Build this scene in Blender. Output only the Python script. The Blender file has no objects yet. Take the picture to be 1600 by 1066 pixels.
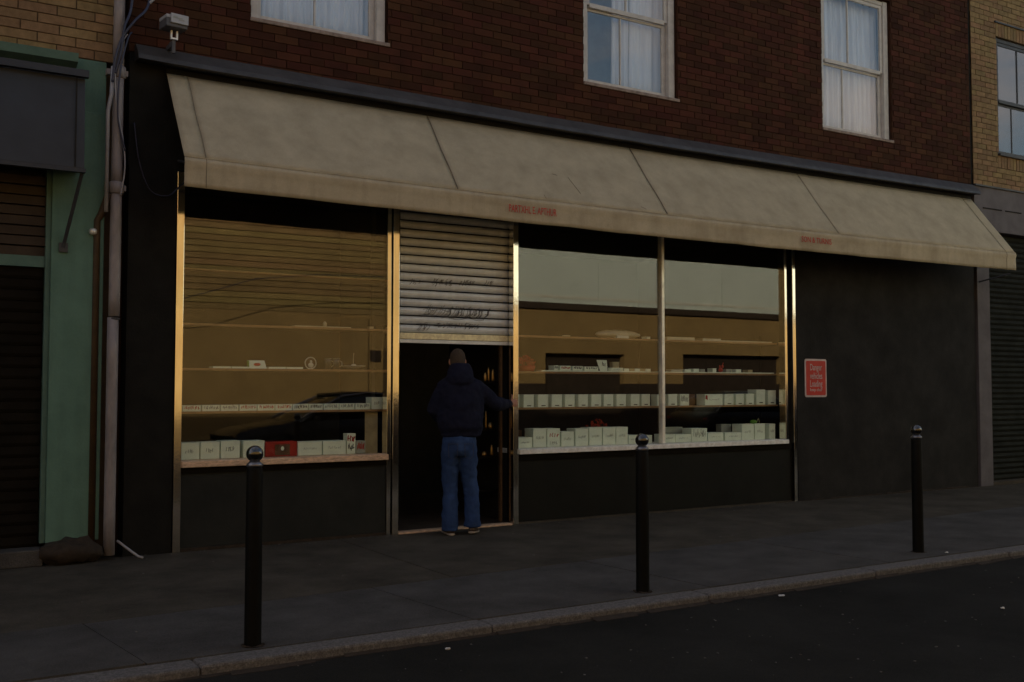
import bpy, bmesh, math, random
from mathutils import Vector, Matrix, noise
random.seed(7)
R = math.radians
SC = bpy.context.scene
C = SC.collection

# ------------------------------------------------------------------ camera
cam = bpy.data.cameras.new('camera'); camo = bpy.data.objects.new('camera', cam); C.objects.link(camo)
camo.location = (0, -9.646, 1.5)
camo.rotation_euler = (math.pi/2 + 0.04567, 0, -0.55209)
cam.lens = 36; cam.sensor_width = 36; cam.clip_end = 1500; cam.clip_start = .05
SC.camera = camo

# ------------------------------------------------------------------ light
SUN = Vector((-.8, 1.0, .56)).normalized()
elev = math.asin(SUN.z); rot = math.atan2(SUN.x, SUN.y)
w = bpy.data.worlds.new('World'); SC.world = w; w.use_nodes = True
nt = w.node_tree; nt.nodes.clear()
def WN(t): return nt.nodes.new(t)
out = WN('ShaderNodeOutputWorld'); bg = WN('ShaderNodeBackground'); sky = WN('ShaderNodeTexSky')
sky.sky_type = 'NISHITA'; sky.sun_disc = False; sky.sun_elevation = elev; sky.sun_rotation = rot
sky.air_density = 1.2; sky.dust_density = 4.0; sky.ozone_density = 1.0
tc = WN('ShaderNodeTexCoord'); mp = WN('ShaderNodeMapping'); mp.inputs['Scale'].default_value = (1, 1, 2.6)
nz = WN('ShaderNodeTexNoise'); nz.inputs['Scale'].default_value = 2.3; nz.inputs['Detail'].default_value = 6; nz.inputs['Roughness'].default_value = .55
rp = WN('ShaderNodeValToRGB'); rp.color_ramp.elements[0].position = .52; rp.color_ramp.elements[1].position = .72
rp.color_ramp.elements[0].color = (0, 0, 0, 1); rp.color_ramp.elements[1].color = (.75, .75, .75, 1)
mx = WN('ShaderNodeMix'); mx.data_type = 'RGBA'
L = nt.links.new
L(tc.outputs['Generated'], mp.inputs['Vector']); L(mp.outputs[0], nz.inputs['Vector']); L(nz.outputs['Fac'], rp.inputs['Fac'])
L(rp.outputs['Color'], mx.inputs['Factor']); L(sky.outputs[0], mx.inputs['A']); mx.inputs['B'].default_value = (9.0, 6.8, 5.2, 1)
L(mx.outputs['Result'], bg.inputs['Color']); bg.inputs['Strength'].default_value = .135
L(bg.outputs[0], out.inputs['Surface'])
sun = bpy.data.lights.new('sun', 'SUN'); sun.energy = 5; sun.angle = R(.5); sun.color = (1, .84, .60)
suno = bpy.data.objects.new('sun', sun); C.objects.link(suno); suno.location = (-20, 20, 30)
suno.rotation_euler = SUN.to_track_quat('Z', 'Y').to_euler()
vs = SC.view_settings; vs.view_transform = 'Standard'; vs.look = 'None'; vs.gamma = 1; vs.use_curve_mapping = False
vs.exposure = 0.0

# ------------------------------------------------------------------ materials
MATS = {}
def mat(name, col, rough=.7, metal=0.0, var=.25, scale=6, col2=None, bump=.0, bscale=60, island=0.0, stretch=(1,1,1), spec=.5, streak=0, coat=0, grain=0, gscale=140):
    if name in MATS: return MATS[name]
    m = bpy.data.materials.new(name); m.use_nodes = True; n = m.node_tree; n.nodes.clear(); N = n.nodes.new; K = n.links.new
    o = N('ShaderNodeOutputMaterial'); p = N('ShaderNodeBsdfPrincipled'); K(p.outputs[0], o.inputs[0])
    t = N('ShaderNodeTexCoord'); mm = N('ShaderNodeMapping'); mm.inputs['Scale'].default_value = stretch; K(t.outputs['Object'], mm.inputs[0])
    # coordinates in metres from world position so shared meshes do not repeat
    g = N('ShaderNodeNewGeometry'); K(g.outputs['Position'], mm.inputs[0])
    a = N('ShaderNodeTexNoise'); a.inputs['Scale'].default_value = scale; a.inputs['Detail'].default_value = 8; a.inputs['Roughness'].default_value = .65
    K(mm.outputs[0], a.inputs['Vector'])
    r = N('ShaderNodeMapRange'); r.inputs['From Min'].default_value = .3; r.inputs['From Max'].default_value = .7; K(a.outputs['Fac'], r.inputs['Value'])
    c2 = col2 or tuple(x*(1-var) for x in col); c1 = col if col2 else tuple(min(1, x*(1+var)) for x in col)
    x = N('ShaderNodeMix'); x.data_type = 'RGBA'; x.inputs['A'].default_value = (*c1, 1); x.inputs['B'].default_value = (*c2, 1); K(r.outputs[0], x.inputs['Factor'])
    last = x.outputs['Result']
    if island:
        oi = N('ShaderNodeObjectInfo'); ad = N('ShaderNodeMath'); ad.operation = 'ADD'; K(oi.outputs['Random'], ad.inputs[0]); K(g.outputs['Random Per Island'], ad.inputs[1])
        fr = N('ShaderNodeMath'); fr.operation = 'FRACT'; K(ad.outputs[0], fr.inputs[0])
        ml = N('ShaderNodeMapRange'); ml.inputs['To Min'].default_value = 1-island; ml.inputs['To Max'].default_value = 1+island; K(fr.outputs[0], ml.inputs['Value'])
        hs = N('ShaderNodeHueSaturation'); K(last, hs.inputs['Color']); K(ml.outputs[0], hs.inputs['Value'])
        f2 = N('ShaderNodeMath'); f2.operation = 'MULTIPLY_ADD'; f2.inputs[1].default_value = 7.13; f2.inputs[2].default_value = .2; K(fr.outputs[0], f2.inputs[0])
        f3 = N('ShaderNodeMath'); f3.operation = 'FRACT'; K(f2.outputs[0], f3.inputs[0])
        m3 = N('ShaderNodeMapRange'); m3.inputs['To Min'].default_value = .485; m3.inputs['To Max'].default_value = .515; K(f3.outputs[0], m3.inputs['Value']); K(m3.outputs[0], hs.inputs['Hue'])
        last = hs.outputs[0]
    if streak:
        ms = N('ShaderNodeMapping'); ms.inputs['Scale'].default_value = (9, 9, .7); K(g.outputs['Position'], ms.inputs[0])
        sn = N('ShaderNodeTexNoise'); sn.inputs['Scale'].default_value = 1.5; sn.inputs['Detail'].default_value = 5; K(ms.outputs[0], sn.inputs['Vector'])
        sr = N('ShaderNodeMapRange'); sr.inputs['From Min'].default_value = .45; sr.inputs['From Max'].default_value = .75; sr.inputs['To Min'].default_value = 1; sr.inputs['To Max'].default_value = 1-streak; K(sn.outputs['Fac'], sr.inputs['Value'])
        h = N('ShaderNodeHueSaturation'); K(last, h.inputs['Color']); K(sr.outputs[0], h.inputs['Value']); last = h.outputs[0]
    if grain:
        gn = N('ShaderNodeTexNoise'); gn.inputs['Scale'].default_value = gscale; gn.inputs['Detail'].default_value = 3; gn.inputs['Roughness'].default_value = .8; K(g.outputs['Position'], gn.inputs['Vector'])
        gr = N('ShaderNodeMapRange'); gr.inputs['From Min'].default_value = .35; gr.inputs['From Max'].default_value = .65; gr.inputs['To Min'].default_value = 1-grain; gr.inputs['To Max'].default_value = 1+grain; K(gn.outputs['Fac'], gr.inputs['Value'])
        gh = N('ShaderNodeHueSaturation'); K(last, gh.inputs['Color']); K(gr.outputs[0], gh.inputs['Value']); last = gh.outputs[0]
    K(last, p.inputs['Base Color'])
    rr = N('ShaderNodeMapRange'); rr.inputs['To Min'].default_value = max(0.02, rough*.8); rr.inputs['To Max'].default_value = min(1, rough*1.25); K(a.outputs['Fac'], rr.inputs['Value']); K(rr.outputs[0], p.inputs['Roughness'])
    p.inputs['Metallic'].default_value = metal; p.inputs['Specular IOR Level'].default_value = spec; p.inputs['Coat Weight'].default_value = coat
    if bump:
        b = N('ShaderNodeBump'); b.inputs['Strength'].default_value = bump; b.inputs['Distance'].default_value = .004
        bn = N('ShaderNodeTexNoise'); bn.inputs['Scale'].default_value = bscale; bn.inputs['Detail'].default_value = 6; K(g.outputs['Position'], bn.inputs['Vector'])
        K(bn.outputs['Fac'], b.inputs['Height']); K(b.outputs[0], p.inputs['Normal'])
    MATS[name] = m; return m

def glass(name, f0=.055, tint=(.93, .95, .93), wob=.0):
    m = bpy.data.materials.new(name); m.use_nodes = True; n = m.node_tree; n.nodes.clear(); N = n.nodes.new; K = n.links.new
    o = N('ShaderNodeOutputMaterial'); s = N('ShaderNodeMixShader'); t = N('ShaderNodeBsdfTransparent'); g = N('ShaderNodeBsdfGlossy'); lw = N('ShaderNodeLayerWeight')
    lw.inputs['Blend'].default_value = .5
    t.inputs['Color'].default_value = (*tint, 1); g.inputs['Roughness'].default_value = .012; g.inputs['Color'].default_value = (1, 1, 1, 1)
    pw = N('ShaderNodeMath'); pw.operation = 'POWER'; pw.inputs[1].default_value = 5; K(lw.outputs['Facing'], pw.inputs[0])
    ma = N('ShaderNodeMath'); ma.operation = 'MULTIPLY_ADD'; ma.inputs[1].default_value = 1-f0; ma.inputs[2].default_value = f0; K(pw.outputs[0], ma.inputs[0])
    K(ma.outputs[0], s.inputs[0]); K(t.outputs[0], s.inputs[1]); K(g.outputs[0], s.inputs[2]); K(s.outputs[0], o.inputs[0])
    if wob:
        ge = N('ShaderNodeNewGeometry'); bn = N('ShaderNodeTexNoise'); bn.inputs['Scale'].default_value = 1.3; bn.inputs['Detail'].default_value = 1; K(ge.outputs['Position'], bn.inputs['Vector'])
        b = N('ShaderNodeBump'); b.inputs['Strength'].default_value = wob; b.inputs['Distance'].default_value = .01; K(bn.outputs['Fac'], b.inputs['Height']); K(b.outputs[0], g.inputs['Normal'])
    MATS[name] = m; return m

M = {}
M['red_brick'] = mat('red_brick', (.070, .024, .012), .9, spec=.15, col2=(.042, .019, .011), scale=3, bump=.5, bscale=90, island=.3)
M['red_mortar'] = mat('red_mortar', (.042, .020, .012), .95, spec=.1, bump=.3)
M['yel_brick'] = mat('yellow_brick', (.215, .135, .06), .85, var=.25, scale=12, bump=.5, bscale=90, island=.18)
M['yel_mortar'] = mat('yellow_mortar', (.09, .058, .03), .95, bump=.3)
M['canvas'] = mat('canvas', (.475, .41, .285), .9, scale=3.4, col2=(.345, .298, .205), bump=.35, bscale=240, grain=.10)
M['canvas2'] = mat('canvas_valance', (.54, .465, .325), .9, scale=2.4, col2=(.36, .30, .20), bump=.35, bscale=240, streak=.12, grain=.10)
M['seam'] = mat('seam_thread', (.09, .075, .05), .9)
M['lead'] = mat('lead_flashing', (.062, .059, .060), .5, scale=5, var=.35, bump=.3, bscale=25, metal=.25)
M['black_paint'] = mat('black_render', (.008, .0075, .006), .8, var=.3, scale=4, bump=.4, bscale=70, spec=.25)
M['dark_wall'] = mat('charcoal_render', (.0175, .0160, .0150), .85, grain=.15, var=.35, scale=1.8, bump=.5, bscale=50, spec=.25)
M['riser_l'] = mat('slate_paint', (.016, .0175, .016), .7, var=.25, scale=2.5, bump=.3, spec=.25)
M['riser_r'] = mat('black_riser_paint', (.005, .0048, .0035), .6, var=.3, scale=2.5, bump=.2, spec=.2)
M['brass'] = mat('bronze_alloy', (.98, .92, .82), .09, metal=1, var=.12, scale=9, bump=.05, bscale=30, stretch=(1, 1, .25))
M['alloy'] = mat('pale_alloy', (.82, .80, .74), .4, metal=.45, var=.2, scale=9, bump=.1, bscale=30)
M['worn'] = mat('worn_sill_paint', (.62, .43, .29), .55, var=.4, scale=22, stretch=(1, 1, 3), bump=.3)
M['pale_sill'] = mat('pale_sill_paint', (.85, .83, .78), .5, var=.25, scale=14, bump=.2)
M['white_paint'] = mat('white_window_paint', (.52, .50, .48), .5, var=.15, scale=10, bump=.15)
M['sash_sill'] = mat('weathered_sash_sill', (.26, .20, .17), .7, var=.4, scale=18, bump=.3)
M['curtain'] = mat('net_curtain', (.74, .77, .82), .95, var=.12, scale=4, stretch=(6, 6, .4), bump=.2, bscale=200)
M['shelf'] = mat('shelf_wood', (.30, .17, .075), .6, var=.3, scale=8, stretch=(1, 8, 8))
M['card'] = mat('white_card', (.80, .88, .78), .75, var=.06, scale=9)
M['card_side'] = mat('greyed_card', (.34, .37, .34), .8, var=.1)
M['ink'] = mat('black_ink', (.03, .03, .03), .7)
M['grey_ink'] = mat('grey_ink', (.3, .33, .31), .7)
M['red_ink'] = mat('red_ink', (.42, .02, .012), .6)
M['brown_card'] = mat('brown_card', (.12, .06, .03), .8)
M['cream'] = mat('cream_board', (.42, .36, .22), .8)
M['red_box'] = mat('red_box', (.34, .012, .008), .5)
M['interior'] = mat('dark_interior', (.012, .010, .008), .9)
M['ply'] = mat('dim_plywood', (.10, .055, .022), .8, var=.3, scale=3, stretch=(1, 1, 6))
M['shutter'] = mat('shutter_steel', (.74, .77, .79), .45, metal=.25, var=.12, scale=5, stretch=(1, 1, 4), bump=.08, streak=.1)
M['lower_bar'] = mat('shutter_bar', (.85, .72, .48), .45, metal=.3, var=.3, scale=15, bump=.2)
M['marker'] = mat('marker_scrawl', (.10, .10, .10), .7)
M['bollard'] = mat('black_gloss_paint', (.0045, .0042, .003), .6, var=.3, scale=20, bump=.15, bscale=40, spec=.12)
M['ball'] = mat('polished_black_ball', (.006, .006, .006), .05, spec=.9, var=.1, coat=1)
M['chrome'] = mat('collar_steel', (.20, .2, .22), .3, metal=.8)
M['pipe'] = mat('grey_pipe_paint', (.25, .225, .23), .5, var=.3, scale=10, bump=.4, bscale=60, stretch=(1, 1, .3))
M['brown_pipe'] = mat('brown_pipe_paint', (.06, .035, .015), .6)
M['cable_dark'] = mat('dark_cable', (.022, .026, .06), .4)
M['cable_pale'] = mat('pale_cable', (.33, .33, .36), .45)
M['green'] = mat('green_render', (.105, .205, .16), .75, var=.14, scale=3, bump=.4, bscale=50, streak=.15)
M['green_lt'] = mat('green_cornice_paint', (.09, .17, .14), .7, var=.2, scale=6)
M['navy_box'] = mat('blue_grey_box', (.020, .026, .040), .5, var=.2, scale=3)
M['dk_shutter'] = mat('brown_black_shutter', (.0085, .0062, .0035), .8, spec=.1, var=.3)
M['dk_shutter2'] = mat('green_black_shutter', (.012, .0135, .0095), .8, spec=.2, var=.3)
M['louvre'] = mat('brown_louvre', (.035, .020, .009), .7)
M['grey_fascia'] = mat('grey_mauve_render', (.12, .108, .118), .8, var=.2, scale=3, bump=.5)
M['dk_frame'] = mat('dark_window_frame', (.035, .037, .045), .5)
M['asphalt'] = mat('road_asphalt', (.0165, .0160, .0138), .9, spec=.15, grain=.45, var=.4, scale=.9, bump=.9, bscale=150)
M['pave_in'] = mat('pavement_inner', (.064, .055, .042), .9, spec=.2, grain=.4, var=.4, scale=1.7, bump=.7, bscale=110)
M['pave_out'] = mat('pavement_outer', (.070, .066, .062), .9, spec=.2, grain=.4, var=.33, scale=1.9, bump=.7, bscale=110)
M['kerb'] = mat('kerb_granite', (.12, .112, .108), .85, grain=.4, gscale=90, var=.4, scale=34, bump=.8, bscale=120)
M['dirt'] = mat('brown_dirt', (.028, .018, .010), .95, var=.4, scale=20, bump=.8)
M['scrap'] = mat('white_paper', (.6, .6, .6), .8)
M['skin'] = mat('skin', (.42, .2, .13), .55, var=.12, scale=20, bump=.1)
M['hair'] = mat('greying_hair', (.06, .04, .025), .85, var=.4, scale=90, bump=.8, bscale=300)
M['hoodie'] = mat('navy_fleece', (.0085, .010, .026), .95, var=.2, scale=12, bump=.5, bscale=260, spec=.2)
M['jeans'] = mat('blue_denim', (.024, .052, .14), .9, var=.35, scale=7, stretch=(1, 1, .5), bump=.5, bscale=300, spec=.25)
M['shoe'] = mat('brown_leather', (.04, .022, .012), .5)
M['sole'] = mat('pale_sole', (.3, .25, .2), .7)
M['ochre'] = mat('ochre_render', (.39, .262, .104), .9, var=.16, scale=1.1, bump=.5, bscale=30)
M['ochre_board'] = mat('ochre_cladding', (.36, .247, .098), .8, var=.2, scale=2, island=.12)
M['coping'] = mat('dark_coping', (.06, .04, .025), .8)
M['clad'] = mat('pale_cladding', (.80, .90, .84), .6, var=.06, scale=.8)
M['clad_rail'] = mat('cream_rail', (1, .93, .74), .5)
M['plinth_and_shade'] = mat('brown_plinth_and_shade', (.045, .03, .02), .9)  # brown for floor, ground and doors, and painted shade low on the garages
M['car_paint'] = mat('dark_car_paint', (.008, .009, .014), .3, var=.05, spec=.3)
M['car_glass'] = mat('tinted_car_glass', (.006, .008, .006), .04, var=.05, spec=.7)
M['tyre'] = mat('tyre_rubber', (.015, .015, .015), .85)
M['rim'] = mat('alloy_rim', (.4, .4, .42), .3, metal=.9)
M['sign_red'] = mat('red_sign_enamel', (.52, .018, .007), .5, var=.1)
M['sign_white'] = mat('pinkish_white_paint', (.55, .45, .45), .5)
M['text_red'] = mat('faded_red_lettering', (.50, .028, .014), .8, var=.2, scale=60)
M['lamp_white'] = mat('lamp_housing_white', (.4, .42, .46), .4, var=.1)
M['lamp_grey'] = mat('lamp_housing_grey', (.09, .09, .10), .5)
M['leaf'] = mat('green_leaf', (.12, .28, .03), .6)
M['flower'] = mat('red_petal', (.45, .035, .015), .6)
M['dim_brass'] = mat('dim_brass', (.32, .20, .07), .35, metal=.9, var=.3, scale=30)
M['clear'] = mat('milky_plastic', (.45, .40, .30), .4, var=.2)
M['ceramic'] = mat('white_ceramic', (.6, .6, .55), .3)
M['roof'] = mat('roof_felt', (.05, .05, .05), .9)
G_shop = glass('shop_glass', .052, (.975, .985, .96), .018)
G_up = glass('upper_window_glass', .085, (.95, .96, .97), .15)
G_jar = glass('clear_glass', .08, (.9, .92, .88))

# ------------------------------------------------------------------ builders
class MB:
    def __init__(s): s.v = []; s.f = []
    def box(s, x0, x1, y0, y1, z0, z1, j=0):
        b = len(s.v)
        r = (lambda: random.uniform(-j, j)) if j else (lambda: 0)
        for z in (z0, z1):
            for x, y in ((x0, y0), (x1, y0), (x1, y1), (x0, y1)): s.v.append((x+r(), y+r(), z+r()))
        for q in ((3, 2, 1, 0), (4, 5, 6, 7), (0, 1, 5, 4), (1, 2, 6, 5), (2, 3, 7, 6), (3, 0, 4, 7)): s.f.append(tuple(b+i for i in q))
        return s
    def prism(s, base, h):          # base: ccw list of 3d points ; h: offset vector
        b = len(s.v); n = len(base); h = Vector(h)
        s.v += [tuple(p) for p in base]; s.v += [tuple(Vector(p)+h) for p in base]
        s.f.append(tuple(b+i for i in reversed(range(n)))); s.f.append(tuple(b+n+i for i in range(n)))
        for i in range(n):
            k = (i+1) % n; s.f.append((b+i, b+k, b+n+k, b+n+i))
        return s
    def tube(s, pts, r, n=10, cap=True):
        pts = [Vector(p) for p in pts]; b = len(s.v); m = len(pts)
        rs = r if isinstance(r, (list, tuple)) else [r]*m
        ref = None
        for i, p in enumerate(pts):
            t = (pts[min(i+1, m-1)]-pts[max(i-1, 0)]).normalized()
            if ref is None: ref = Vector((0, 0, 1)) if abs(t.z) < .9 else Vector((0, 1, 0))
            a = t.cross(ref).normalized(); c = a.cross(t).normalized(); ref = c
            for k in range(n):
                th = 2*math.pi*k/n; s.v.append(tuple(p+rs[i]*(math.cos(th)*a+math.sin(th)*c)))
        for i in range(m-1):
            for k in range(n):
                k2 = (k+1) % n; s.f.append((b+i*n+k2, b+i*n+k, b+(i+1)*n+k, b+(i+1)*n+k2))
        if cap:
            s.f.append(tuple(b+k for k in range(n))); s.f.append(tuple(b+(m-1)*n+k for k in reversed(range(n))))
        return s
    def lathe(s, c, prof, n=24):     # prof: (r, z) list, bottom to top
        b = len(s.v); m = len(prof)
        for r, z in prof:
            for k in range(n):
                th = 2*math.pi*k/n; s.v.append((c[0]+r*math.cos(th), c[1]+r*math.sin(th), c[2]+z))
        for i in range(m-1):
            for k in range(n):
                k2 = (k+1) % n; s.f.append((b+i*n+k, b+i*n+k2, b+(i+1)*n+k2, b+(i+1)*n+k))
        s.f.append(tuple(b+k for k in reversed(range(n)))); s.f.append(tuple(b+(m-1)*n+k for k in range(n)))
        return s
    def loft(s, rings):              # rings: list of equally long point lists
        b = len(s.v); n = len(rings[0])
        for r in rings: s.v += [tuple(p) for p in r]
        for i in range(len(rings)-1):
            for k in range(n):
                k2 = (k+1) % n; s.f.append((b+i*n+k, b+i*n+k2, b+(i+1)*n+k2, b+(i+1)*n+k))
        s.f.append(tuple(b+k for k in reversed(range(n)))); s.f.append(tuple(b+(len(rings)-1)*n+k for k in range(n)))
        return s
    def ball(s, c, r, nu=16, nv=10):
        rx, ry, rz = r if isinstance(r, tuple) else (r, r, r)
        rings = []
        for i in range(1, nv):
            ph = math.pi*i/nv - math.pi/2
            rings.append([(c[0]+rx*math.cos(ph)*math.cos(2*math.pi*k/nu), c[1]+ry*math.cos(ph)*math.sin(2*math.pi*k/nu), c[2]+rz*math.sin(ph)) for k in range(nu)])
        return s.loft(rings)
    def mesh(s, name, m, org=(0, 0, 0)):
        me = bpy.data.meshes.new(name); o = Vector(org)
        me.from_pydata([tuple(Vector(p)-o) for p in s.v], [], s.f); me.materials.append(m); me.update(); return me
    def build(s, name, m, parent=None, label=None, cat=None, group=None, kind=None, org=None, smooth=False, bevel=0):
        o_ = WL[parent.name] if parent else (org or base_of(s.v))
        me = s.mesh(name, m, o_)
        o = bpy.data.objects.new(name, me); C.objects.link(o)
        if parent: o.parent = parent
        else: o.location = o_
        WL[o.name] = Vector(o_)
        if smooth:
            for p in me.polygons: p.use_smooth = True
        if bevel:
            b = o.modifiers.new('bevel', 'BEVEL'); b.width = bevel; b.segments = 2; b.limit_method = 'ANGLE'
        tag(o, label, cat, group, kind); return o
WL = {}
def base_of(v):
    xs = [p[0] for p in v]; ys = [p[1] for p in v]; zs = [p[2] for p in v]
    return ((min(xs)+max(xs))/2, (min(ys)+max(ys))/2, min(zs))
def tag(o, label=None, cat=None, group=None, kind=None):
    if label: o['label'] = label
    if cat: o['category'] = cat
    if group: o['group'] = group
    if kind: o['kind'] = kind
def thing(name, loc, label, cat, group=None):
    o = bpy.data.objects.new(name, None); C.objects.link(o); o.location = loc; o.empty_display_size = .2
    WL[o.name] = Vector(loc); tag(o, label, cat, group); return o
def inst(name, me, parent, loc):      # a piece sharing a mesh; loc in world
    o = bpy.data.objects.new(name, me); C.objects.link(o); o.parent = parent
    o.location = Vector(loc)-WL[parent.name]; WL[o.name] = Vector(loc); return o
def text(body, size, m, parent, loc, rotm, name='lettering', sx=1.0, depth=.001, space=1.0):
    cu = bpy.data.curves.new(name, 'FONT'); cu.body = body; cu.size = size; cu.extrude = depth; cu.resolution_u = 2; cu.space_character = space
    tmp = bpy.data.objects.new('tmp', cu); C.objects.link(tmp)
    dg = bpy.context.evaluated_depsgraph_get(); me = bpy.data.meshes.new_from_object(tmp.evaluated_get(dg)); bpy.data.objects.remove(tmp)
    xs = [v.co.x for v in me.vertices]
    if xs:
        cx = (min(xs)+max(xs))/2
        for v in me.vertices: v.co.x = (v.co.x-cx)*sx
    me.transform(rotm); me.materials.clear(); me.materials.append(m)
    o = bpy.data.objects.new(name, me); C.objects.link(o); o.parent = parent; o.location = Vector(loc)-WL[parent.name]; WL[o.name] = Vector(loc); return o
FRONT = Matrix.Rotation(math.pi/2, 4, 'X')     # text facing -Y

def wall_rects(x0, x1, z0, z1, holes):
    xs = sorted({x0, x1, *[h[0] for h in holes], *[h[1] for h in holes]}); zs = sorted({z0, z1, *[h[2] for h in holes], *[h[3] for h in holes]})
    xs = [x for x in xs if x0 <= x <= x1]; zs = [z for z in zs if z0 <= z <= z1]; out = []
    for i in range(len(xs)-1):
        k = 0
        while k < len(zs)-1:
            def free(k): return not any(h[0] < (xs[i]+xs[i+1])/2 < h[1] and h[2] < (zs[k]+zs[k+1])/2 < h[3] for h in holes)
            if free(k):
                e = k
                while e+1 < len(zs)-1 and free(e+1): e += 1
                out.append((xs[i], xs[i+1], zs[k], zs[e+1])); k = e+1
            else: k += 1
    return out

def brick_wall(parent, x0, x1, z0, z1, holes, L_, H_, mb, mm, y=0.0, near=(0, 4.5), proud=.008):
    """mortar backing plus bricks; the 300 nearest bricks are parts, the rest one piece"""
    b = MB()
    for (a, c, d, e) in wall_rects(x0, x1, z0, z1, holes): b.box(a, c, y+proud, y+.22, d, e)
    b.build('wall', mm, parent)
    J = .010; cells = []
    nrow = int(round((z1-z0)/H_)); H2 = (z1-z0)/nrow
    for r in range(nrow):
        za = z0+r*H2; zb = za+H2-J
        zc = (za+zb)/2
        spans = [(x0, x1)]
        for h in holes:
            if h[2]-.01 < zc < h[3]+.01 or (za < h[3]-.02 and zb > h[2]+.02):
                ns = []
                for (a, c) in spans:
                    if h[1] <= a or h[0] >= c: ns.append((a, c)); continue
                    if h[0] > a: ns.append((a, h[0]))
                    if h[1] < c: ns.append((h[1], c))
                spans = ns
        off = (r % 2)*L_/2 + (.02 if r % 4 == 2 else 0)
        k = math.floor((x0-off)/L_)
        while off+k*L_ < x1:
            a = off+k*L_; c = a+L_-J
            for (p, q) in spans:
                aa = max(a, p); cc = min(c, q)
                if cc-aa > .03: cells.append((aa, cc, za+J/2, zb+J/2))
            k += 1
    def dist(c): return (c[0]-near[0])**2+93+(c[2]-2)**2 + (1000 if c[2] > vis_top((c[0]+c[1])/2) else 0)
    cells.sort(key=dist)
    full = [MB().box(0, L_-J, -random.uniform(0, .005), .03, 0, H2-J, .0012).mesh('brick', mb) for _ in range(8)]
    rest = MB()
    for i, (a, c, d, e) in enumerate(cells):
        if i < 300:
            if abs((c-a)-(L_-J)) < .001: inst('brick', random.choice(full), parent, (a, y, d))
            else: MB().box(a, c, y-random.uniform(0, .004), y+.03, d, e).build('brick', mb, parent)
        else: rest.box(a, c, y-random.uniform(-.001, .005), y+.03, d, e, .001)
    if rest.v:
        o = rest.build('brickwork', mb, parent, kind='stuff')
def vis_top(x): return 5.0+.19*max(x, 0)+.15

# ================================================================== ground
MB().box(-150, 200, -150, 150, -.5, -.14).build('ground', M['plinth_and_shade'], kind='structure')
MB().box(-60, 90, -10.45, -3.99, -.3, -.060).build('road', M['asphalt'], kind='structure')
pv = MB().box(-60, 90, -3.79, 12, -.3, -.03).build('pavement', M['pave_in'], kind='structure', label='dark pavement in front of the shop, laid in long slabs')
def yb(x): return -2.66+.062*max(min(x, 14), -5)
xi = [-9, -5.9, -2.8, .2, 3.9, 8.3, 12.7, 17.1, 21.5, 26]
for a, c in zip(xi[:-1], xi[1:]):
    dz = random.uniform(-.002, .002); g = .005
    MB().prism([(a+g, yb(a)+g, -.06), (c-g, yb(c)+g, -.06), (c-g, -.0, -.06), (a+g, -.0, -.06)], (0, 0, .06+dz)).build('slab', M['pave_in'], pv)
xo = [-9, -7, -4.95, -2.9, -.85, 1.2, 3.25, 5.3, 7.35, 9.4, 11.45, 13.5, 15.55, 17.6, 19.65, 22, 26]
for a, c in zip(xo[:-1], xo[1:]):
    dz = random.uniform(-.003, .002); g = .005; s0 = -.07; s1 = .07
    MB().prism([(a+s1+g, -3.785, -.06), (c+s1-g, -3.785, -.06), (c+s0-g, yb(c)-g, -.06), (a+s0+g, yb(a)-g, -.06)], (0, 0, .06+dz)).build('slab', M['pave_out'], pv)
kb = MB().box(-60, 90, -3.97, -3.80, -.3, -.035).build('kerb', M['kerb'], kind='structure', label='pale granite kerb along the edge of the pavement')
x = 3.34-.915*2*6
while x < 26:
    ln = 1.83
    o = MB().box(x+.002, x+ln-.002, -3.99+random.uniform(-.004, .004), -3.795, -.2, random.uniform(-.004, .002), .002).build('kerbstone', M['kerb'], kb, bevel=.016)
    x += ln
MB().box(-60, 90, -13.55, -10.45, -.3, .02).build('far_pavement', M['pave_out'], kind='structure')
# gutter dirt, a thin uneven mound along the foot of the kerb
g = MB(); x = -3
while x < 20:
    wd = random.uniform(.02, .075); l = random.uniform(.12, .4); h = random.uniform(.006, .016)
    g.prism([(x, -3.985-wd, -.061), (x+l, -3.985-wd*random.uniform(.5, 1.1), -.061), (x+l, -3.985, -.061+h), (x, -3.985, -.061+h)], (0, 0, .003)); x += l*.93
g.build('gutter_dirt', M['dirt'], kind='stuff', label='brown dirt gathered in the gutter at the foot of the kerb', cat='dirt')
g = MB(); random.seed(3)
for i in range(420):
    x = random.uniform(0, 15); y = -random.uniform(.0, .16)**1.0 if random.random() < .6 else random.uniform(-3.8, -.1)
    if -.02 > y > -.3 and 4.5 < x < 6: continue
    r = random.uniform(.002, .006); g.box(x-r, x+r*random.uniform(.6, 1.6), y-r, y+r, .001, .001+r*.7, r*.3)
for i in range(420):
    x = random.uniform(1, 14); y = random.uniform(-9, -4.05); r = random.uniform(.002, .006); g.box(x-r, x+r, y-r, y+r, -.061, -.061+r*.8, r*.3)
g.build('grit', M['kerb'], kind='stuff', label='loose grit scattered over the pavement and road', cat='grit')

# ================================================================== the red brick shop building
shop = thing('brick_building', (8, 0, 0), 'dark red brick building with white sash windows above the shopfront', 'building')
WH = [(2.97, 4.42, 5.07, 7.15), (6.93, 8.37, 5.07, 7.15), (10.97, 12.44, 5.07, 7.15)]
TOP = 8.3
brick_wall(shop, 1.85, 14.27, 4.56, TOP, WH, .247, .0820, M['red_brick'], M['red_mortar'])
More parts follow.
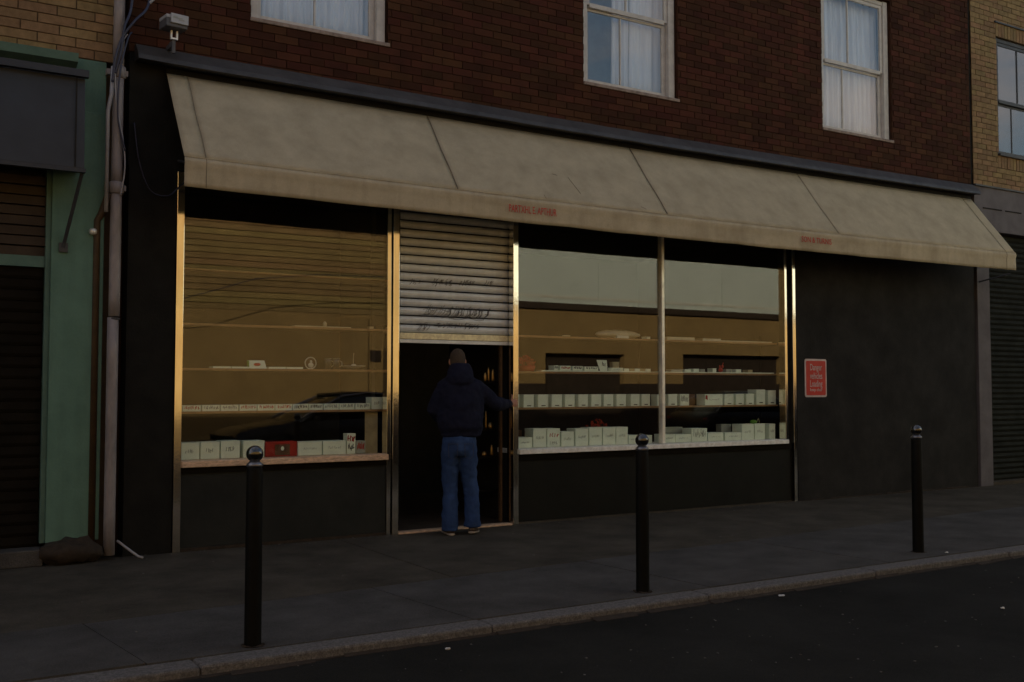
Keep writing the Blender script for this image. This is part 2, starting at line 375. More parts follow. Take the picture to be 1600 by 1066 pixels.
# carcass: the volume of the building
b = MB(); b.box(1.85, 2.05, .24, 9, 0, TOP); b.box(14.07, 14.27, .24, 9, 0, TOP); b.box(2.06, 14.06, 8.8, 9, 0, TOP); b.build('side_wall', M['red_mortar'], shop)
MB().box(1.8, 14.3, -.06, 9.1, TOP+.002, TOP+.16).build('roof', M['roof'], shop)
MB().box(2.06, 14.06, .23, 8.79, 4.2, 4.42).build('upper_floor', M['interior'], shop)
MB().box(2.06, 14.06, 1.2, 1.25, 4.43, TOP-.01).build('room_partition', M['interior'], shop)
# dark fascia band behind the awning and header over the shopfront
MB().box(1.86, 14.26, .0, .2, 3.52, 4.555).build('header', M['black_paint'], shop)
# lead flashing / cornice over the awning
def zc(x): return .018*math.sin((x-2)/12*math.pi)*-1
fl = MB(); n = 44
rings = []
for i in range(n+1):
    x = 1.9+(14.25-1.9)*i/n; d = zc(x)*2.2+random.uniform(-.002, .002)
    rings.append([(x, .0, 4.625+d), (x, -.05, 4.62+d), (x, -.17, 4.50+d), (x, -.185, 4.455+d), (x, -.16, 4.45+d), (x, .0, 4.47+d)])
fl.loft([list(reversed(r)) for r in rings]); fl.build('flashing', M['lead'], shop)

def sash(parent, x0, x1, z0, z1, y, zm, fm, xb_up, xb_lo, side=.075, curtain=True, gm=None, lower_in=.035):
    f = MB(); t = .05
    f.box(x0, x0+side, y-.01, y+.09, z0, z1); f.box(x1-side-.02, x1, y-.01, y+.09, z0, z1); f.box(x0, x1, y+.002, y+.088, z1-.06, z1-.001)
    fr = f.build('window', fm, parent, bevel=.004)
    MB().box(x0-.012, x1+.03, y-.075, y+.06, z0-.028, z0+.012).build('window_sill', M['sash_sill'] if curtain else fm, fr, bevel=.006)
    a, c = x0+side+.002, x1-side-.022
    u = MB(); u.box(a, a+t, y+.012, y+.042, zm, z1-.062); u.box(c-t, c, y+.012, y+.042, zm, z1-.062); u.box(a+t, c-t, y+.008, y+.044, zm-.03, zm+.025); u.box(a+t, c-t, y+.012, y+.042, z1-.11, z1-.062)
    u.box(xb_up-.011, xb_up+.011, y+.014, y+.04, zm+.026, z1-.111)
    u.build('upper_sash', fm, fr, bevel=.003)
    l = MB(); l.box(a, a+t, y+.05, y+.08, z0+.014, zm-.032); l.box(c-t-.01, c, y+.05, y+.08, z0+.014, zm-.032); l.box(a+t, c-t-.01, y+.048, y+.082, z0+.014, z0+.085); l.box(a+t, c-t-.01, y+.052, y+.078, zm-.06, zm-.031)
    l.box(xb_lo-.010, xb_lo+.010, y+.054, y+.078, z0+.086, zm-.061)
    l.build('lower_sash', fm, fr, bevel=.003)
    gm = gm or G_up
    MB().box(a+t, xb_up-.011, y+.024, y+.029, zm+.026, z1-.111).build('pane', gm, fr); MB().box(xb_up+.011, c-t, y+.024, y+.029, zm+.026, z1-.111).build('pane', gm, fr)
    MB().box(a+t, xb_lo-.010, y+.062, y+.067, z0+.086, zm-.061).build('pane', gm, fr); MB().box(xb_lo+.010, c-t-.01, y+.062, y+.067, z0+.086, zm-.061).build('pane', gm, fr)
    return fr
def curtain(fr, x0, x1, z0, z1, y, spans):
    for (a, c, fq, am) in spans:
        k = MB(); n = max(10, int((c-a)*110)); ph = random.uniform(0, 6); rows = 8
        for j in range(rows+1):
            for i in range(n+1):
                x = a+(c-a)*i/n; z = z0+(z1-z0)*j/rows
                k.v.append((x+.012*math.sin(z*1.7+ph), y+am*math.sin(fq*(x-a)+ph+.3*math.sin(z*1.3))+am*.6*math.sin(fq*2.3*(x-a)+1+z*.3)+random.uniform(-.001, .001), z))
        for j in range(rows):
            for i in range(n):
                q = j*(n+1)+i; k.f.append((q, q+1, q+n+2, q+n+1))
        o = k.build('curtain', M['curtain'], fr, smooth=True); s = o.modifiers.new('solid', 'SOLIDIFY'); s.thickness = .003
random.seed(11)
w1 = sash(shop, 2.975, 4.41, 5.08, 7.14, .06, 6.06, M['white_paint'], 3.70, 3.66); curtain(w1, 0, 0, 5.1, 7.1, .22, [(2.99, 4.40, 38, .020)])
w2 = sash(shop, 6.94, 8.36, 5.08, 7.14, .06, 6.05, M['white_paint'], 7.62, 7.56); curtain(w2, 0, 0, 5.1, 7.1, .24, [(7.50, 7.78, 60, .015), (7.79, 8.34, 26, .014)])
w3 = sash(shop, 10.985, 12.43, 5.08, 7.14, .06, 6.08, M['white_paint'], 11.60, 11.52); curtain(w3, 0, 0, 5.1, 7.1, .22, [(10.99, 12.41, 42, .022)])
# room backs behind the curtains, lighter behind window two
MB().box(6.2, 9.2, .8, .84, 4.45, 7.6).build('room_partition', M['card_side'], shop)
# piers and shopfront frame
MB().box(1.865, 2.285, -.02, .2, 0, 3.518).build('pier', M['black_paint'], shop, label='narrow black pier left of the shop window')
MB().box(10.375, 14.255, -.03, .2, .001, 3.516).build('pier', M['dark_wall'], shop, label='wide charcoal wall panel right of the shop windows')
g = MB(); x = 10.4
while x < 14.2:
    l = random.uniform(.1, .3); g.box(x, min(x+l, 14.24), -.045, -.03, 0, random.uniform(.006, .03), .004); x += l
g.build('broken_render', M['dirt'], shop)
def post(x0, x1, y0, y1, z0, z1, m='brass', lab=None):
    return MB().box(x0, x1, y0, y1, z0, z1).build('post', M[m], shop, bevel=.004, label=lab)
post(2.292, 2.36, -.04, .1, .0, 3.5); post(4.425, 4.468, -.02, .1, .0, 3.5); post(4.478, 4.548, -.045, .1, 0, 3.5)
post(5.932, 6.0, -.045, .05, 0, 3.5); post(8.078, 8.122, -.012, .06, .826, 3.5, 'alloy', 'pale window mullion between the two right panes')
post(10.172, 10.215, -.02, .1, .826, 3.5); post(10.295, 10.35, -.045, .1, 0, 3.5)
MB().box(10.217, 10.293, .02, .1, 0, 3.5).build('frame_gap', M['black_paint'], shop)
# sills, aprons, stall risers
MB().box(2.362, 4.423, -.075, .42, .768, .826, .001).build('display_sill', M['worn'], shop, label='worn wooden sill under the left shop window', bevel=.006)
MB().box(6.002, 10.170, -.075, .42, .768, .822, .001).build('display_sill', M['pale_sill'], shop, label='pale painted sill under the right shop windows', bevel=.006)
MB().box(2.364, 4.42, -.03, .12, .715, .766).build('apron', M['dk_shutter'], shop); MB().box(6.004, 10.26, -.03, .12, .70, .766).build('apron', M['dk_shutter'], shop)
MB().box(2.366, 4.42, -.005, .12, .03, .713).build('stall_riser', M['riser_l'], shop, label='slate grey panel under the left window'); MB().box(6.004, 10.26, -.005, .12, .02, .698).build('stall_riser', M['riser_r'], shop, label='black panel under the right windows')
MB().box(2.366, 4.42, -.02, .1, 0, .028).build('plinth_and_shade', M['dirt'], shop); MB().box(6.004, 10.26, -.02, .1, 0, .018).build('plinth_and_shade', M['pave_in'], shop)
# glass
MB().box(2.362, 4.423, .03, .037, .828, 3.518).build('shop_pane', G_shop, shop); MB().box(6.002, 8.076, .03, .037, .824, 3.518).build('shop_pane', G_shop, shop); MB().box(8.124, 10.170, .03, .037, .824, 3.518).build('shop_pane', G_shop, shop)
# interior
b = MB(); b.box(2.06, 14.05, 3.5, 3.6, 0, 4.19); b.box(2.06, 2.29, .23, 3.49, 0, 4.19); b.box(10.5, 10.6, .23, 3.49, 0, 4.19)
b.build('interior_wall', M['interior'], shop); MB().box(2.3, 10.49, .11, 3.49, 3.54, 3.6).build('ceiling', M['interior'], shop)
MB().box(2.3, 10.49, -.005, 3.49, -.025, .004).build('shop_floor', M['plinth_and_shade'], shop)
MB().box(4.55, 5.915, -.055, .06, .0, .022).build('threshold', M['worn'], shop, bevel=.004)
# door lining and inner partitions
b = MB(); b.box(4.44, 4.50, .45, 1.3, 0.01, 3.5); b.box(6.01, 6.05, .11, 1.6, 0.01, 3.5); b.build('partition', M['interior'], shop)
MB().box(5.865, 5.89, .12, .16, .02, 2.1).build('door_stop', M['ply'], shop)
MB().box(4.72, 4.77, .5, 1.4, .02, 2.2).build('inner_door', M['dk_shutter'], shop)
# things on the shop door side (dim shelves with jars behind the man)
sh = thing('wall_rack', (5.8, .4, 0), 'dim rack with brass-coloured jars just inside the open doorway', 'rack')
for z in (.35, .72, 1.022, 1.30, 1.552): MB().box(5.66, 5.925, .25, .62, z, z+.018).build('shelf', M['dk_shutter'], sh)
for i, (x, y, z, r, h) in enumerate([(5.76, .28, 1.572, .02, .10), (5.81, .29, 1.572, .016, .16), (5.86, .28, 1.572, .02, .14), (5.77, .28, 1.042, .014, .20), (5.83, .29, 1.042, .035, .07), (5.75, .29, .74, .03, .05), (5.85, .29, .74, .018, .12)]):
    o = MB().lathe((x, y, z), [(r*.9, 0), (r, h*.1), (r, h*.7), (r*.6, h*.85), (r*.6, h)], 14).build('brass_jar', M['dim_brass'], smooth=True, cat='jar', label=['squat', 'tall', 'small', 'slim', 'round', 'low', 'plain'][i]+' brass jar on the dim rack inside the doorway, '+['left end of upper shelf', 'middle of upper shelf', 'right end of upper shelf', 'tallest on the shelf below', 'widest of the rack', 'left on the lowest filled shelf', 'right on the lowest filled shelf'][i])

# ================================================================== roller shutter
rs = thing('roller_shutter', (5.27, .1, 1.97), 'ribbed grey steel roller shutter pulled down halfway over the doorway', 'shutter')
P = .0918; zz = 2.085; k = 0
prof = [(0, 0), (-.012, .006), (-.021, .025), (-.024, .046), (-.021, .062), (-.013, .072), (-.002, .0785), (.012, .0785), (.012, 0)]
sl = MB(); sl.loft([[(x_, y_, z_) for y_, z_ in prof] for x_ in (4.60, 5.0, 5.4, 5.955)])
slm = sl.mesh('slat', M['shutter'], (4.60, 0, 0))
while zz < 3.5:
    o = inst('slat', slm, rs, (4.60, .10+random.uniform(-.0015, .0015), zz)); zz += P
MB().box(4.60, 5.955, .07, .115, 2.012, 2.079).build('bottom_rail', M['lower_bar'], rs, bevel=.004)
MB().box(4.60, 5.955, .075, .11, 1.972, 2.009).build('bottom_lip', M['shutter'], rs, bevel=.003)
b = MB(); b.box(4.55, 4.598, .05, .13, .03, 3.5); b.box(5.957, 5.998, .055, .13, .03, 3.5); b.build('guide', M['dk_shutter'], rs)
# marker scrawl across the slats, following their curve
def slat_y(z):
    u = ((z-2.085) % P)/P; return .10-.024*math.sin(math.pi*min(max(u, 0), 1))**.6-.0045
random.seed(21); scr = MB()
def scrawl(x0, x1, zc_, hgt, dens, slant=.5, r=.0021):
    x = x0
    while x < x1:
        k = random.random(); w_ = random.uniform(.02, .045); h_ = hgt*random.uniform(.6, 1.15)
        for s_ in range(2 if k < .6 else 3):
            xa = x+random.uniform(0, w_); za = zc_-h_/2+random.uniform(-.01, .01); pts = []
            for q in range(7):
                u = q/6; z = za+h_*u; xx = xa+slant*h_*u+.012*math.sin(u*math.pi*(2 if k > .4 else 1))
                pts.append((xx, slat_y(z), z))
            scr.tube(pts, r, 4)
        if k > .3:
            z = zc_+random.uniform(-h_/2, h_/2); scr.tube([(x, slat_y(z), z), (x+w_, slat_y(z+.006), z+.006)], r, 4)
        x += w_*dens
scrawl(4.70, 4.83, 2.62, .055, 1.5); scrawl(4.98, 5.18, 2.63, .07, 1.2); scrawl(5.30, 5.5, 2.64, .06, 1.5); scrawl(5.62, 5.74, 2.65, .06, 1.4)
scrawl(4.86, 5.64, 2.315, .12, 1.25, .7); scrawl(4.80, 4.92, 2.15, .07, 1.3, .7); scrawl(5.05, 5.55, 2.17, .05, 1.6)
for za, xa, xb in ((2.27, 4.84, 5.62), (2.245, 5.1, 5.6), (2.33, 4.88, 5.2), (2.17, 4.78, 5.5)):
    scr.tube([(xa+(xb-xa)*i/12, slat_y(za+.012*math.sin(i)), za+.012*math.sin(i)) for i in range(13)], .0019, 4)
scr.build('marker_scrawl', M['marker'], rs)

# ================================================================== awning
aw = thing('awning', (8.2, -.4, 3.2), 'long faded beige canvas awning with a straight valance over the shopfront', 'awning')
AX0, AX1 = 2.175, 14.19
SE = [AX0, 2.36, 4.85, 7.55, 10.39, 13.95, AX1]
def zrun(x): return -.028*math.sin(math.pi*(x-AX0)/(AX1-AX0))
def surf(x, t):                      # t 0 at the wall, 1 at the fold
    y = -.05-.70*t; z = 4.395-.905*t+zrun(x)
    s = math.sin(math.pi*t)
    d = -.020*s*(1-min(1, min(abs(x-q) for q in SE)/.5))*-1 - .018*s
    d += .016*noise.noise(Vector((x*1.1, t*1.6, 3)))*(.3+s)+.006*noise.noise(Vector((x*4+t*2, t*5, 8)))
    d += .010*math.sin(x*5+t*3)*noise.noise(Vector((x*.7, t, 1)))*s
    return (x, y+d*.8, z+d*.6)
def sheet(x0, x1, fn, rows, dx=.06):
    k = MB(); n = max(2, int((x1-x0)/dx))
    for j in range(rows+1):
        for i in range(n+1): k.v.append(fn(x0+(x1-x0)*i/n, j/rows))
    for j in range(rows):
        for i in range(n): q = j*(n+1)+i; k.f.append((q, q+n+1, q+n+2, q+1))
    return k
for a, c in zip(SE[:-1], SE[1:]):
    o = sheet(a, c, surf, 16).build('canvas_panel', M['canvas'], aw, smooth=True); s = o.modifiers.new('solid', 'SOLIDIFY'); s.thickness = .004; s.offset = -1
def val(x, t):
    p = surf(x, 1); wv = .010*noise.noise(Vector((x*1.3, 5, t)))*t+.006*math.sin(x*7)*t*noise.noise(Vector((x, 1, 1)))
    return (x, p[1]-.012*math.sin(math.pi*min(1, t*3))-.01+wv, p[2]-.005-.258*t+.006*noise.noise(Vector((x*1.7, 9, 0)))*t)
o = sheet(AX0, AX1, val, 6).build('valance', M['canvas2'], aw, smooth=True); s = o.modifiers.new('solid', 'SOLIDIFY'); s.thickness = .004; s.offset = -1
for q in SE[1:-1]:
    dr = .008
    MB().tube([tuple(Vector(surf(q+.004*math.sin(t_*7), t_/14))+Vector((0, -.004, .003))) for t_ in range(15)], .003 if q in (4.85, 7.55) else .0017, 6).build('seam', M['seam'], aw)
    if q in (2.36, 13.95): MB().tube([tuple(Vector(val(q, t_/5))+Vector((0, -.004, 0))) for t_ in range(6)], .0018, 6).build('seam', M['seam'], aw)
MB().tube([(x_, surf(x_, 1)[1]-.009, surf(x_, 1)[2]-.002) for x_ in [AX0+i*.2 for i in range(61)]], .005, 6).build('fold_piping', M['canvas2'], aw, smooth=True)
# short torn stitches on the canvas
for (x, t, l, a) in [(6.35, .62, .25, 1), (6.15, .6, .12, .1), (7.2, .93, .12, .3), (5.9, .93, .03, 2)]:
    b = MB(); b.tube([tuple(Vector(surf(x+l*.5*i/5*(1 if a < 1 else .5), min(1, t+a*l*i/5*.9)))+Vector((0, -.006, .004))) for i in range(6)], .0018, 5); b.build('tear', M['seam'], aw)
MB().tube([(AX0+.03, -.70, 3.44), (AX1-.03, -.70, 3.44)], .016, 8).build('front_bar', M['chrome'], aw)
for q in (2.30, 5.2, 8.1, 11.0, 14.0): MB().tube([(q, -.02, 3.6), (q, -.69, 3.44)], .012, 8).build('arm', M['dk_frame'], aw)
MB().box(AX0, AX1, -.045, -.002, 4.36, 4.44).build('top_batten', M['black_paint'], aw)
def vt(body, x, size, sx, z, parent=aw):
    p = val(x, .5); text(body, size, M['text_red'], parent, (x, -.788, z), FRONT, sx=sx, depth=.0008)
vt('PARTXHL E. APTHUR', 5.715, .108, .58, 3.30); vt('SON & TURNIS', 9.94, .10, .82, 3.31)

# ================================================================== shop display
def scribble(parent, x0, x1, z0, z1, y, m, n=8, r=.0016):
    b = MB(); x = x0
    st = (x1-x0)/n
    for i in range(n):
        xx = x0+st*(i+random.uniform(.1, .5)); h = (z1-z0)*random.uniform(.6, 1); zb = z0+random.uniform(0, (z1-z0)*.3)
        b.tube([(xx, y, zb), (xx+st*.3*random.uniform(-1, 1), y, zb+h*.5), (xx+st*.2, y, zb+h)], r, 4)
        if random.random() < .6: b.tube([(xx, y, zb+h*random.random()), (xx+st*.7, y, zb+h*random.random())], r, 4)
    b.build('printed_mark', m, parent)
ORD = ['first', 'second', 'third', 'fourth', 'fifth', 'sixth', 'seventh', 'eighth', 'ninth', 'tenth', 'eleventh', 'twelfth']
def carton(x0, x1, h, z, y, d, label, group, m='card', mark=None, name='display_box', cat='box', band=True):
    x1 -= .004
    t = thing(name, ((x0+x1)/2, y+d/2, z), label, cat, group)
    MB().box(x0, x1, y, y+d, z+.001, z+h*.86).build('carton', M[m], t, bevel=.0015)
    MB().box(x0-.001, x1+.001, y-.0015, y+d+.001, z+h*.862, z+h).build('lid', M[m], t, bevel=.0015)
    w_ = x1-x0
    if mark == 'tab': MB().box(x0+w_*.33, x0+w_*.72, y-.003, y-.0005, z+h*.10, z+h*.17).build('label_tab', M['ink'], t)
    elif mark == 'lines':
        scribble(t, x0+w_*.22, x1-w_*.2, z+h*.42, z+h*.6, y-.0015, M['grey_ink'], 7)
    elif mark == 'red': scribble(t, x0+w_*.15, x1-w_*.1, z+h*.5, z+h*.75, y-.0015, M['red_ink'], 4, .004); scribble(t, x0+w_*.2, x1-w_*.2, z+h*.1, z+h*.3, y-.0015, M['ink'], 5)
    elif mark == 'mono': scribble(t, x0+w_*.25, x1-w_*.3, z+h*.35, z+h*.62, y-.0015, M['grey_ink'], 4, .0025)
    elif mark == 'pic': scribble(t, x0+w_*.1, x1-w_*.08, z+h*.3, z+h*.85, y-.0015, random.choice([M['ink'], M['grey_ink'], M['red_ink']]), 9, .003)
    return t
random.seed(5)
SHL = thing('shelving', (3.4, .16, 1.2), 'four thin wooden shelves spanning the left shop window', 'shelving')
for z in (1.255, 1.665, 2.09, 2.61): MB().box(2.364, 4.46, .15, .44, z, z+.022).build('shelf', M['shelf'], SHL, bevel=.002)
b = MB()
for x in (2.37, 4.45): b.box(x-.008, x+.008, .445, .465, .83, 2.7)
b.build('upright', M['dk_shutter'], SHL)
SHR = thing('shelving', (8.1, .16, 1.2), 'three thin wooden shelves running behind the two right shop panes', 'shelving')
for z, e in ((1.255, 10.2), (1.665, 10.22), (2.075, 10.2)): MB().box(6.06, e, .15, .44, z, z+.022).build('shelf', M['shelf'], SHR, bevel=.002)
b = MB()
for x in (6.07, 8.09, 10.19): b.box(x-.008, x+.008, .445, .465, .83, 2.2)
b.build('upright', M['dk_shutter'], SHR)

LMID = [(2.413, 2.586, 0.057), (2.595, 2.764, 0.058), (2.773, 2.944, 0.058), (2.952, 3.124, 0.059), (3.131, 3.302, 0.059), (3.308, 3.478, 0.06), (3.484, 3.65, 0.06), (3.655, 3.802, 0.061), (3.809, 3.972, 0.061), (3.977, 4.145, 0.062), (4.151, 4.317, 0.062)]
for i, (a, c, h) in enumerate(LMID): carton(a, c, h, 1.277, .155, .2, f'flat white box, {ORD[i]} from the left on the lowest shelf of the left window', 'flat boxes on the lowest shelf of the left window', mark='pic')
carton(4.334, 4.455, .126, 1.277, .16, .15, 'taller white carton ending the lowest shelf of the left window', None, mark='mono')
LL = [(2.396, 2.573, 0.159, 'mono'), (2.581, 2.762, 0.161, 'mono'), (2.772, 2.957, 0.167, 'mono'), (2.988, 3.198, 0.161, None)]
lab = ['white carton at the far left of the left window sill', 'white carton second from the left on the left window sill', 'white carton third on the left window sill, just before the gap', 'blank white carton right behind the nearest bollard ball, left of the red box']
for (a, c, h, mk), l in zip(LL, lab): carton(a, c, h, .827, .135, .18, l, 'cartons on the left window sill', mark=mk)
t = carton(3.205, 3.529, .146, .827, .135, .16, 'red box with a dark picture panel on the left window sill', None, 'red_box')
MB().box(3.30, 3.45, .130, .134, .84, .945).build('picture_panel', M['brown_card'], t); MB().ball((3.375, .131, .905), (.018, .004, .022), 10, 8).build('picture_figure', M['card'], t)
carton(3.532, 3.786, .136, .827, .13, .18, 'wide white carton just right of the red box', 'cartons on the left window sill', mark='lines')
carton(3.795, 4.043, .138, .827, .13, .18, 'wide white carton left of the tall narrow red-printed one', 'cartons on the left window sill', mark='lines')
t = carton(4.051, 4.148, .208, .827, .13, .10, 'tall narrow white packet with red and black print on the left sill', None, name='packet', cat='packet')
scribble(t, 4.06, 4.14, .95, 1.01, .128, M['red_ink'], 4, .005); scribble(t, 4.065, 4.135, .86, .93, .128, M['ink'], 3, .004)
carton(4.156, 4.263, .13, .827, .14, .12, 'small grey carton with a reddish scrawl at the right of the left sill', None, 'card_side', 'pic')
MB().box(4.28, 4.42, .20, .215, .828, 1.25).build('cream_board', M['cream'], label='upright cream board standing at the right end of the left window', cat='board')
for i, (a, c, h) in enumerate([(2.692, 2.864, .017), (2.876, 3.05, .017), (3.236, 3.409, .018), (3.417, 3.587, .018)]):
    MB().box(a, c, .155, .30, 1.688, 1.688+h).build('flat_card', M['card'], cat='card', group='cards lying on the second shelf of the left window', label=['card lying leftmost on the second shelf of the left window', 'card lying just left of the tilted picture card', 'card lying just right of the tilted picture card', 'card lying beside the white plate'][i])
t = thing('picture_card', (3.13, .2, 1.688), 'white card with a red shape, tilted up on the second shelf of the left window', 'card')
MB().prism([(3.055, .16, 1.688), (3.218, .16, 1.688), (3.205, .20, 1.768), (3.035, .20, 1.768)], (0, .006, 0)).build('card', M['card'], t)
MB().ball((3.125, .17, 1.728), (.035, .010, .016), 10, 6).build('printed_mark', M['red_ink'], t); MB().box(3.035, 3.045, .17, .21, 1.69, 1.765).build('card_edge', M['leaf'], t)
# plate: rim ring with a figure
t = thing('plate', (3.678, .2, 1.688), 'small round plate with a pale figure standing on the second shelf', 'plate')
ring = [(3.678+.058*math.cos(a*math.pi/12), .19, 1.748+.058*math.sin(a*math.pi/12)) for a in range(25)]
MB().tube(ring, .006, 6, False).build('rim', M['ceramic'], t, smooth=True)
MB().prism([(3.678+.055*math.cos(a*math.pi/10), .194, 1.748+.055*math.sin(a*math.pi/10)) for a in range(20)], (0, .005, 0)).build('disc', M['ply'], t)
b = MB(); b.ball((3.682, .188, 1.762), (.014, .006, .016), 10, 8); b.ball((3.68, .188, 1.727), (.03, .007, .026), 10, 8); b.build('figure', M['ceramic'], t, smooth=True)
for i, (x, y) in enumerate([(3.875, .22), (3.955, .19)]):
    t = thing('glass_mug', (x, y, 1.688), ['clear glass mug nearest the round plate', 'clear glass mug to the right of its twin'][i], 'mug', 'glass mugs on the second shelf')
    MB().lathe((x, y, 1.689), [(.026, 0), (.032, .01), (.036, .07), (.039, .11), (.036, .11), (.032, .07), (.026, .012)], 18).build('bowl', G_jar, t, smooth=True)
    MB().tube([(x+.036, y, 1.775), (x+.058, y, 1.765), (x+.06, y, 1.73), (x+.034, y, 1.712)], .004, 6).build('handle', M['ceramic'], t, smooth=True)
    b = MB(); [b.tube([(x+.037*math.cos(a*math.pi/8), y+.037*math.sin(a*math.pi/8), 1.797) for a in range(17)], .0022, 5, False)]; b.build('rim', M['ceramic'], t, smooth=True)
t = thing('glass_bowl', (4.16, .22, 1.688), 'shallow clear glass cake dish with a tall stem handle', 'dish')
MB().lathe((4.16, .24, 1.689), [(.03, 0), (.05, .008), (.12, .03), (.13, .034), (.122, .036), (.05, .014)], 24).build('dish', G_jar, t, smooth=True)
MB().tube([(4.16, .24, 1.70), (4.16, .24, 1.80), (4.165, .24, 1.86)], .004, 6).build('stem', M['clear'], t)
MB().tube([(4.16+.126*math.cos(a*math.pi/12), .24+.126*math.sin(a*math.pi/12), 1.725) for a in range(25)], .0024, 5, False).build('rim', M['ceramic'], t, smooth=True)
MB().ball((4.16, .23, 1.73), (.03, .02, .018), 10, 6).build('white_lump', M['ceramic'], t, smooth=True)
MB().lathe((3.83, .2, 2.112), [(.018, 0), (.02, .045), (.012, .055), (.010, .062)], 12).build('small_bottle', M['clear'], label='tiny pale bottle standing on the third shelf of the left window', cat='bottle', smooth=True)
MB().box(3.5, 4.1, .16, .3, 2.112, 2.122).build('flat_tray', M['clear'], label='thin pale tray lying on the third shelf of the left window', cat='tray')
MB().box(4.30, 4.35, .16, .2, 2.112, 2.135).build('small_tin', M['clear'], label='tiny pale tin at the right end of the third shelf', cat='tin')

R1M = [(6.106, 6.142, 0.142), (6.195, 6.337, 0.144), (6.389, 6.534, 0.145), (6.577, 6.724, 0.145), (6.765, 6.903, 0.147), (6.954, 7.094, 0.148), (7.141, 7.288, 0.149), (7.323, 7.467, 0.151), (7.511, 7.658, 0.152), (7.729, 7.867, 0.153), (7.895, 8.03, 0.154)]
for i, (a, c, h) in enumerate(R1M):
    carton(a, c, .146, 1.277, .16, .16, ('narrow white carton by the man\'s hand on the lowest shelf of the middle pane' if i == 0 else f'black-tabbed carton, {ORD[i]} from the left on the lowest shelf of the middle pane'), 'tabbed cartons on the lowest shelf of the middle pane', mark='tab' if i else None)
R1L = [(6.1, 6.299, .118, 'lines', 'low white carton at the left end of the middle pane sill'), (6.311, 6.493, .214, 'lines', 'tall white carton just left of the one with the red drawing'), (6.503, 6.679, .21, 'red', 'tall white carton with a red outline drawing and black letters'), (6.697, 6.877, .171, 'lines', 'shorter grey-printed carton right of the red drawing'),
       (6.897, 7.082, .201, 'lines', 'tall white carton, first of four in a row on the middle sill'), (7.096, 7.279, .21, 'lines', 'tall white carton, second of four in a row on the middle sill'), (7.293, 7.482, .21, 'lines', 'tall white carton, third of four in a row on the middle sill'), (7.487, 7.666, .208, 'lines', 'tall white carton, last of four in a row on the middle sill'),
       (7.677, 7.84, .107, 'lines', 'low white carton directly left of the middle bollard ball'), (7.86, 8.04, .101, 'lines', 'low white carton between the middle bollard ball and the mullion')]
for (a, c, h, mk, l) in R1L: carton(a, c, h, .823, .14, .18, l, 'cartons on the sill of the middle pane', mark=mk)
for i, (a, c, h) in enumerate([(6.64, 6.70, .057), (6.724, 6.877, .054), (6.9, 7.047, .052), (7.071, 7.276, .048)]):
    carton(a, c, h, 1.703, .2, .12, ['slim white packet leftmost on the upper shelf of the middle pane', 'small printed box, second on the upper shelf of the middle pane', 'small printed box, third on the upper shelf of the middle pane', 'small printed box just left of the leaning white card'][i], 'small boxes on the upper shelf of the middle pane', mark='pic')
MB().box(6.43, 8.03, .151, .40, 1.689, 1.702).build('white_tray', M['card'], label='long thin white tray lying along the upper shelf of the middle pane', cat='tray')
t = thing('leaning_card', (7.35, .22, 1.703), 'white card leaning upright behind the small boxes of the middle pane', 'card')
MB().prism([(7.30, .2, 1.703), (7.41, .2, 1.703), (7.42, .23, 1.832), (7.27, .23, 1.832)], (0, .005, 0)).build('card', M['card'], t); scribble(t, 7.33, 7.39, 1.75, 1.80, .208, M['ink'], 3, .003)
MB().box(7.502, 7.60, .22, .28, 1.703, 1.812).build('cream_block', M['cream'], label='upright cream block right of the leaning white card', cat='block')
carton(7.42, 7.61, .037, 1.703, .155, .05, 'flat white box lying in front of the cream block', None, mark='lines')
for i in range(5): MB().box(7.63+i*.083, 7.705+i*.083, .16, .26, 1.703, 1.733).build('flat_packet', M['cream' if i % 2 else 'card'], cat='packet', group='flat packets on the upper shelf of the middle pane', label=f'small flat packet right of the cream block, {ORD[i]} of five')
def flowers(x, y, z, w_, h_, label, n=70, seedv=1, pot=True):
    random.seed(seedv); t = thing('red_flowers', (x, y, z), label, 'flowers')
    s_ = MB(); f = MB()
    for i in range(n):
        a = random.uniform(0, 6.28); rr = random.random()**.6*w_; p = (x+rr*math.cos(a), y+.35*rr*math.sin(a), z+h_*random.uniform(.35, 1)*(1-.4*rr/w_))
        s_.tube([(x+rr*.2*math.cos(a), y, z), p], .0015, 4)
        for q in range(4):
            b_ = random.uniform(0, 6.28); e = random.uniform(.012, .026)
            f.prism([(p[0], p[1], p[2]), (p[0]+e*math.cos(b_), p[1]+e*.5, p[2]+e*math.sin(b_)), (p[0]+e*math.cos(b_+1), p[1], p[2]+e*math.sin(b_+1))], (0, .001, 0))
    s_.build('stems', M['brown_card'], t); f.build('petals', M['flower'], t)
    if pot: MB().lathe((x, y, z-.001), [(w_*.7, 0), (w_*.85, h_*.30), (w_*.8, h_*.33), (w_*.5, .03)], 18).build('bowl', M['flower'], t, smooth=True)
flowers(6.29, .26, 1.689, .13, .20, 'bunch of red flowers in a red bowl on the upper shelf by the doorway', 90, 1)
flowers(7.42, .42, .90, .17, .24, 'loose red flowers behind the tall cartons of the middle pane', 60, 2, False)
t = thing('wrapped_loaf', (7.62, .28, 2.097), 'bulky item wrapped in clear plastic on the top shelf of the middle pane', 'wrapped item')
b = MB(); b.ball((7.62, .27, 2.145), (.34, .1, .055), 24, 12)
o = b.build('plastic_wrap', M['clear'], t, smooth=True); tx = bpy.data.textures.new('crumple', 'CLOUDS'); tx.noise_scale = .06; d_ = o.modifiers.new('d', 'DISPLACE'); d_.texture = tx; d_.strength = .03
MB().box(7.52, 7.70, .155, .30, 2.098, 2.13).build('white_pack', M['ceramic'], t)
carton(7.979, 8.04, .03, 2.098, .16, .1, 'small white box beside the mullion on the top shelf', None)
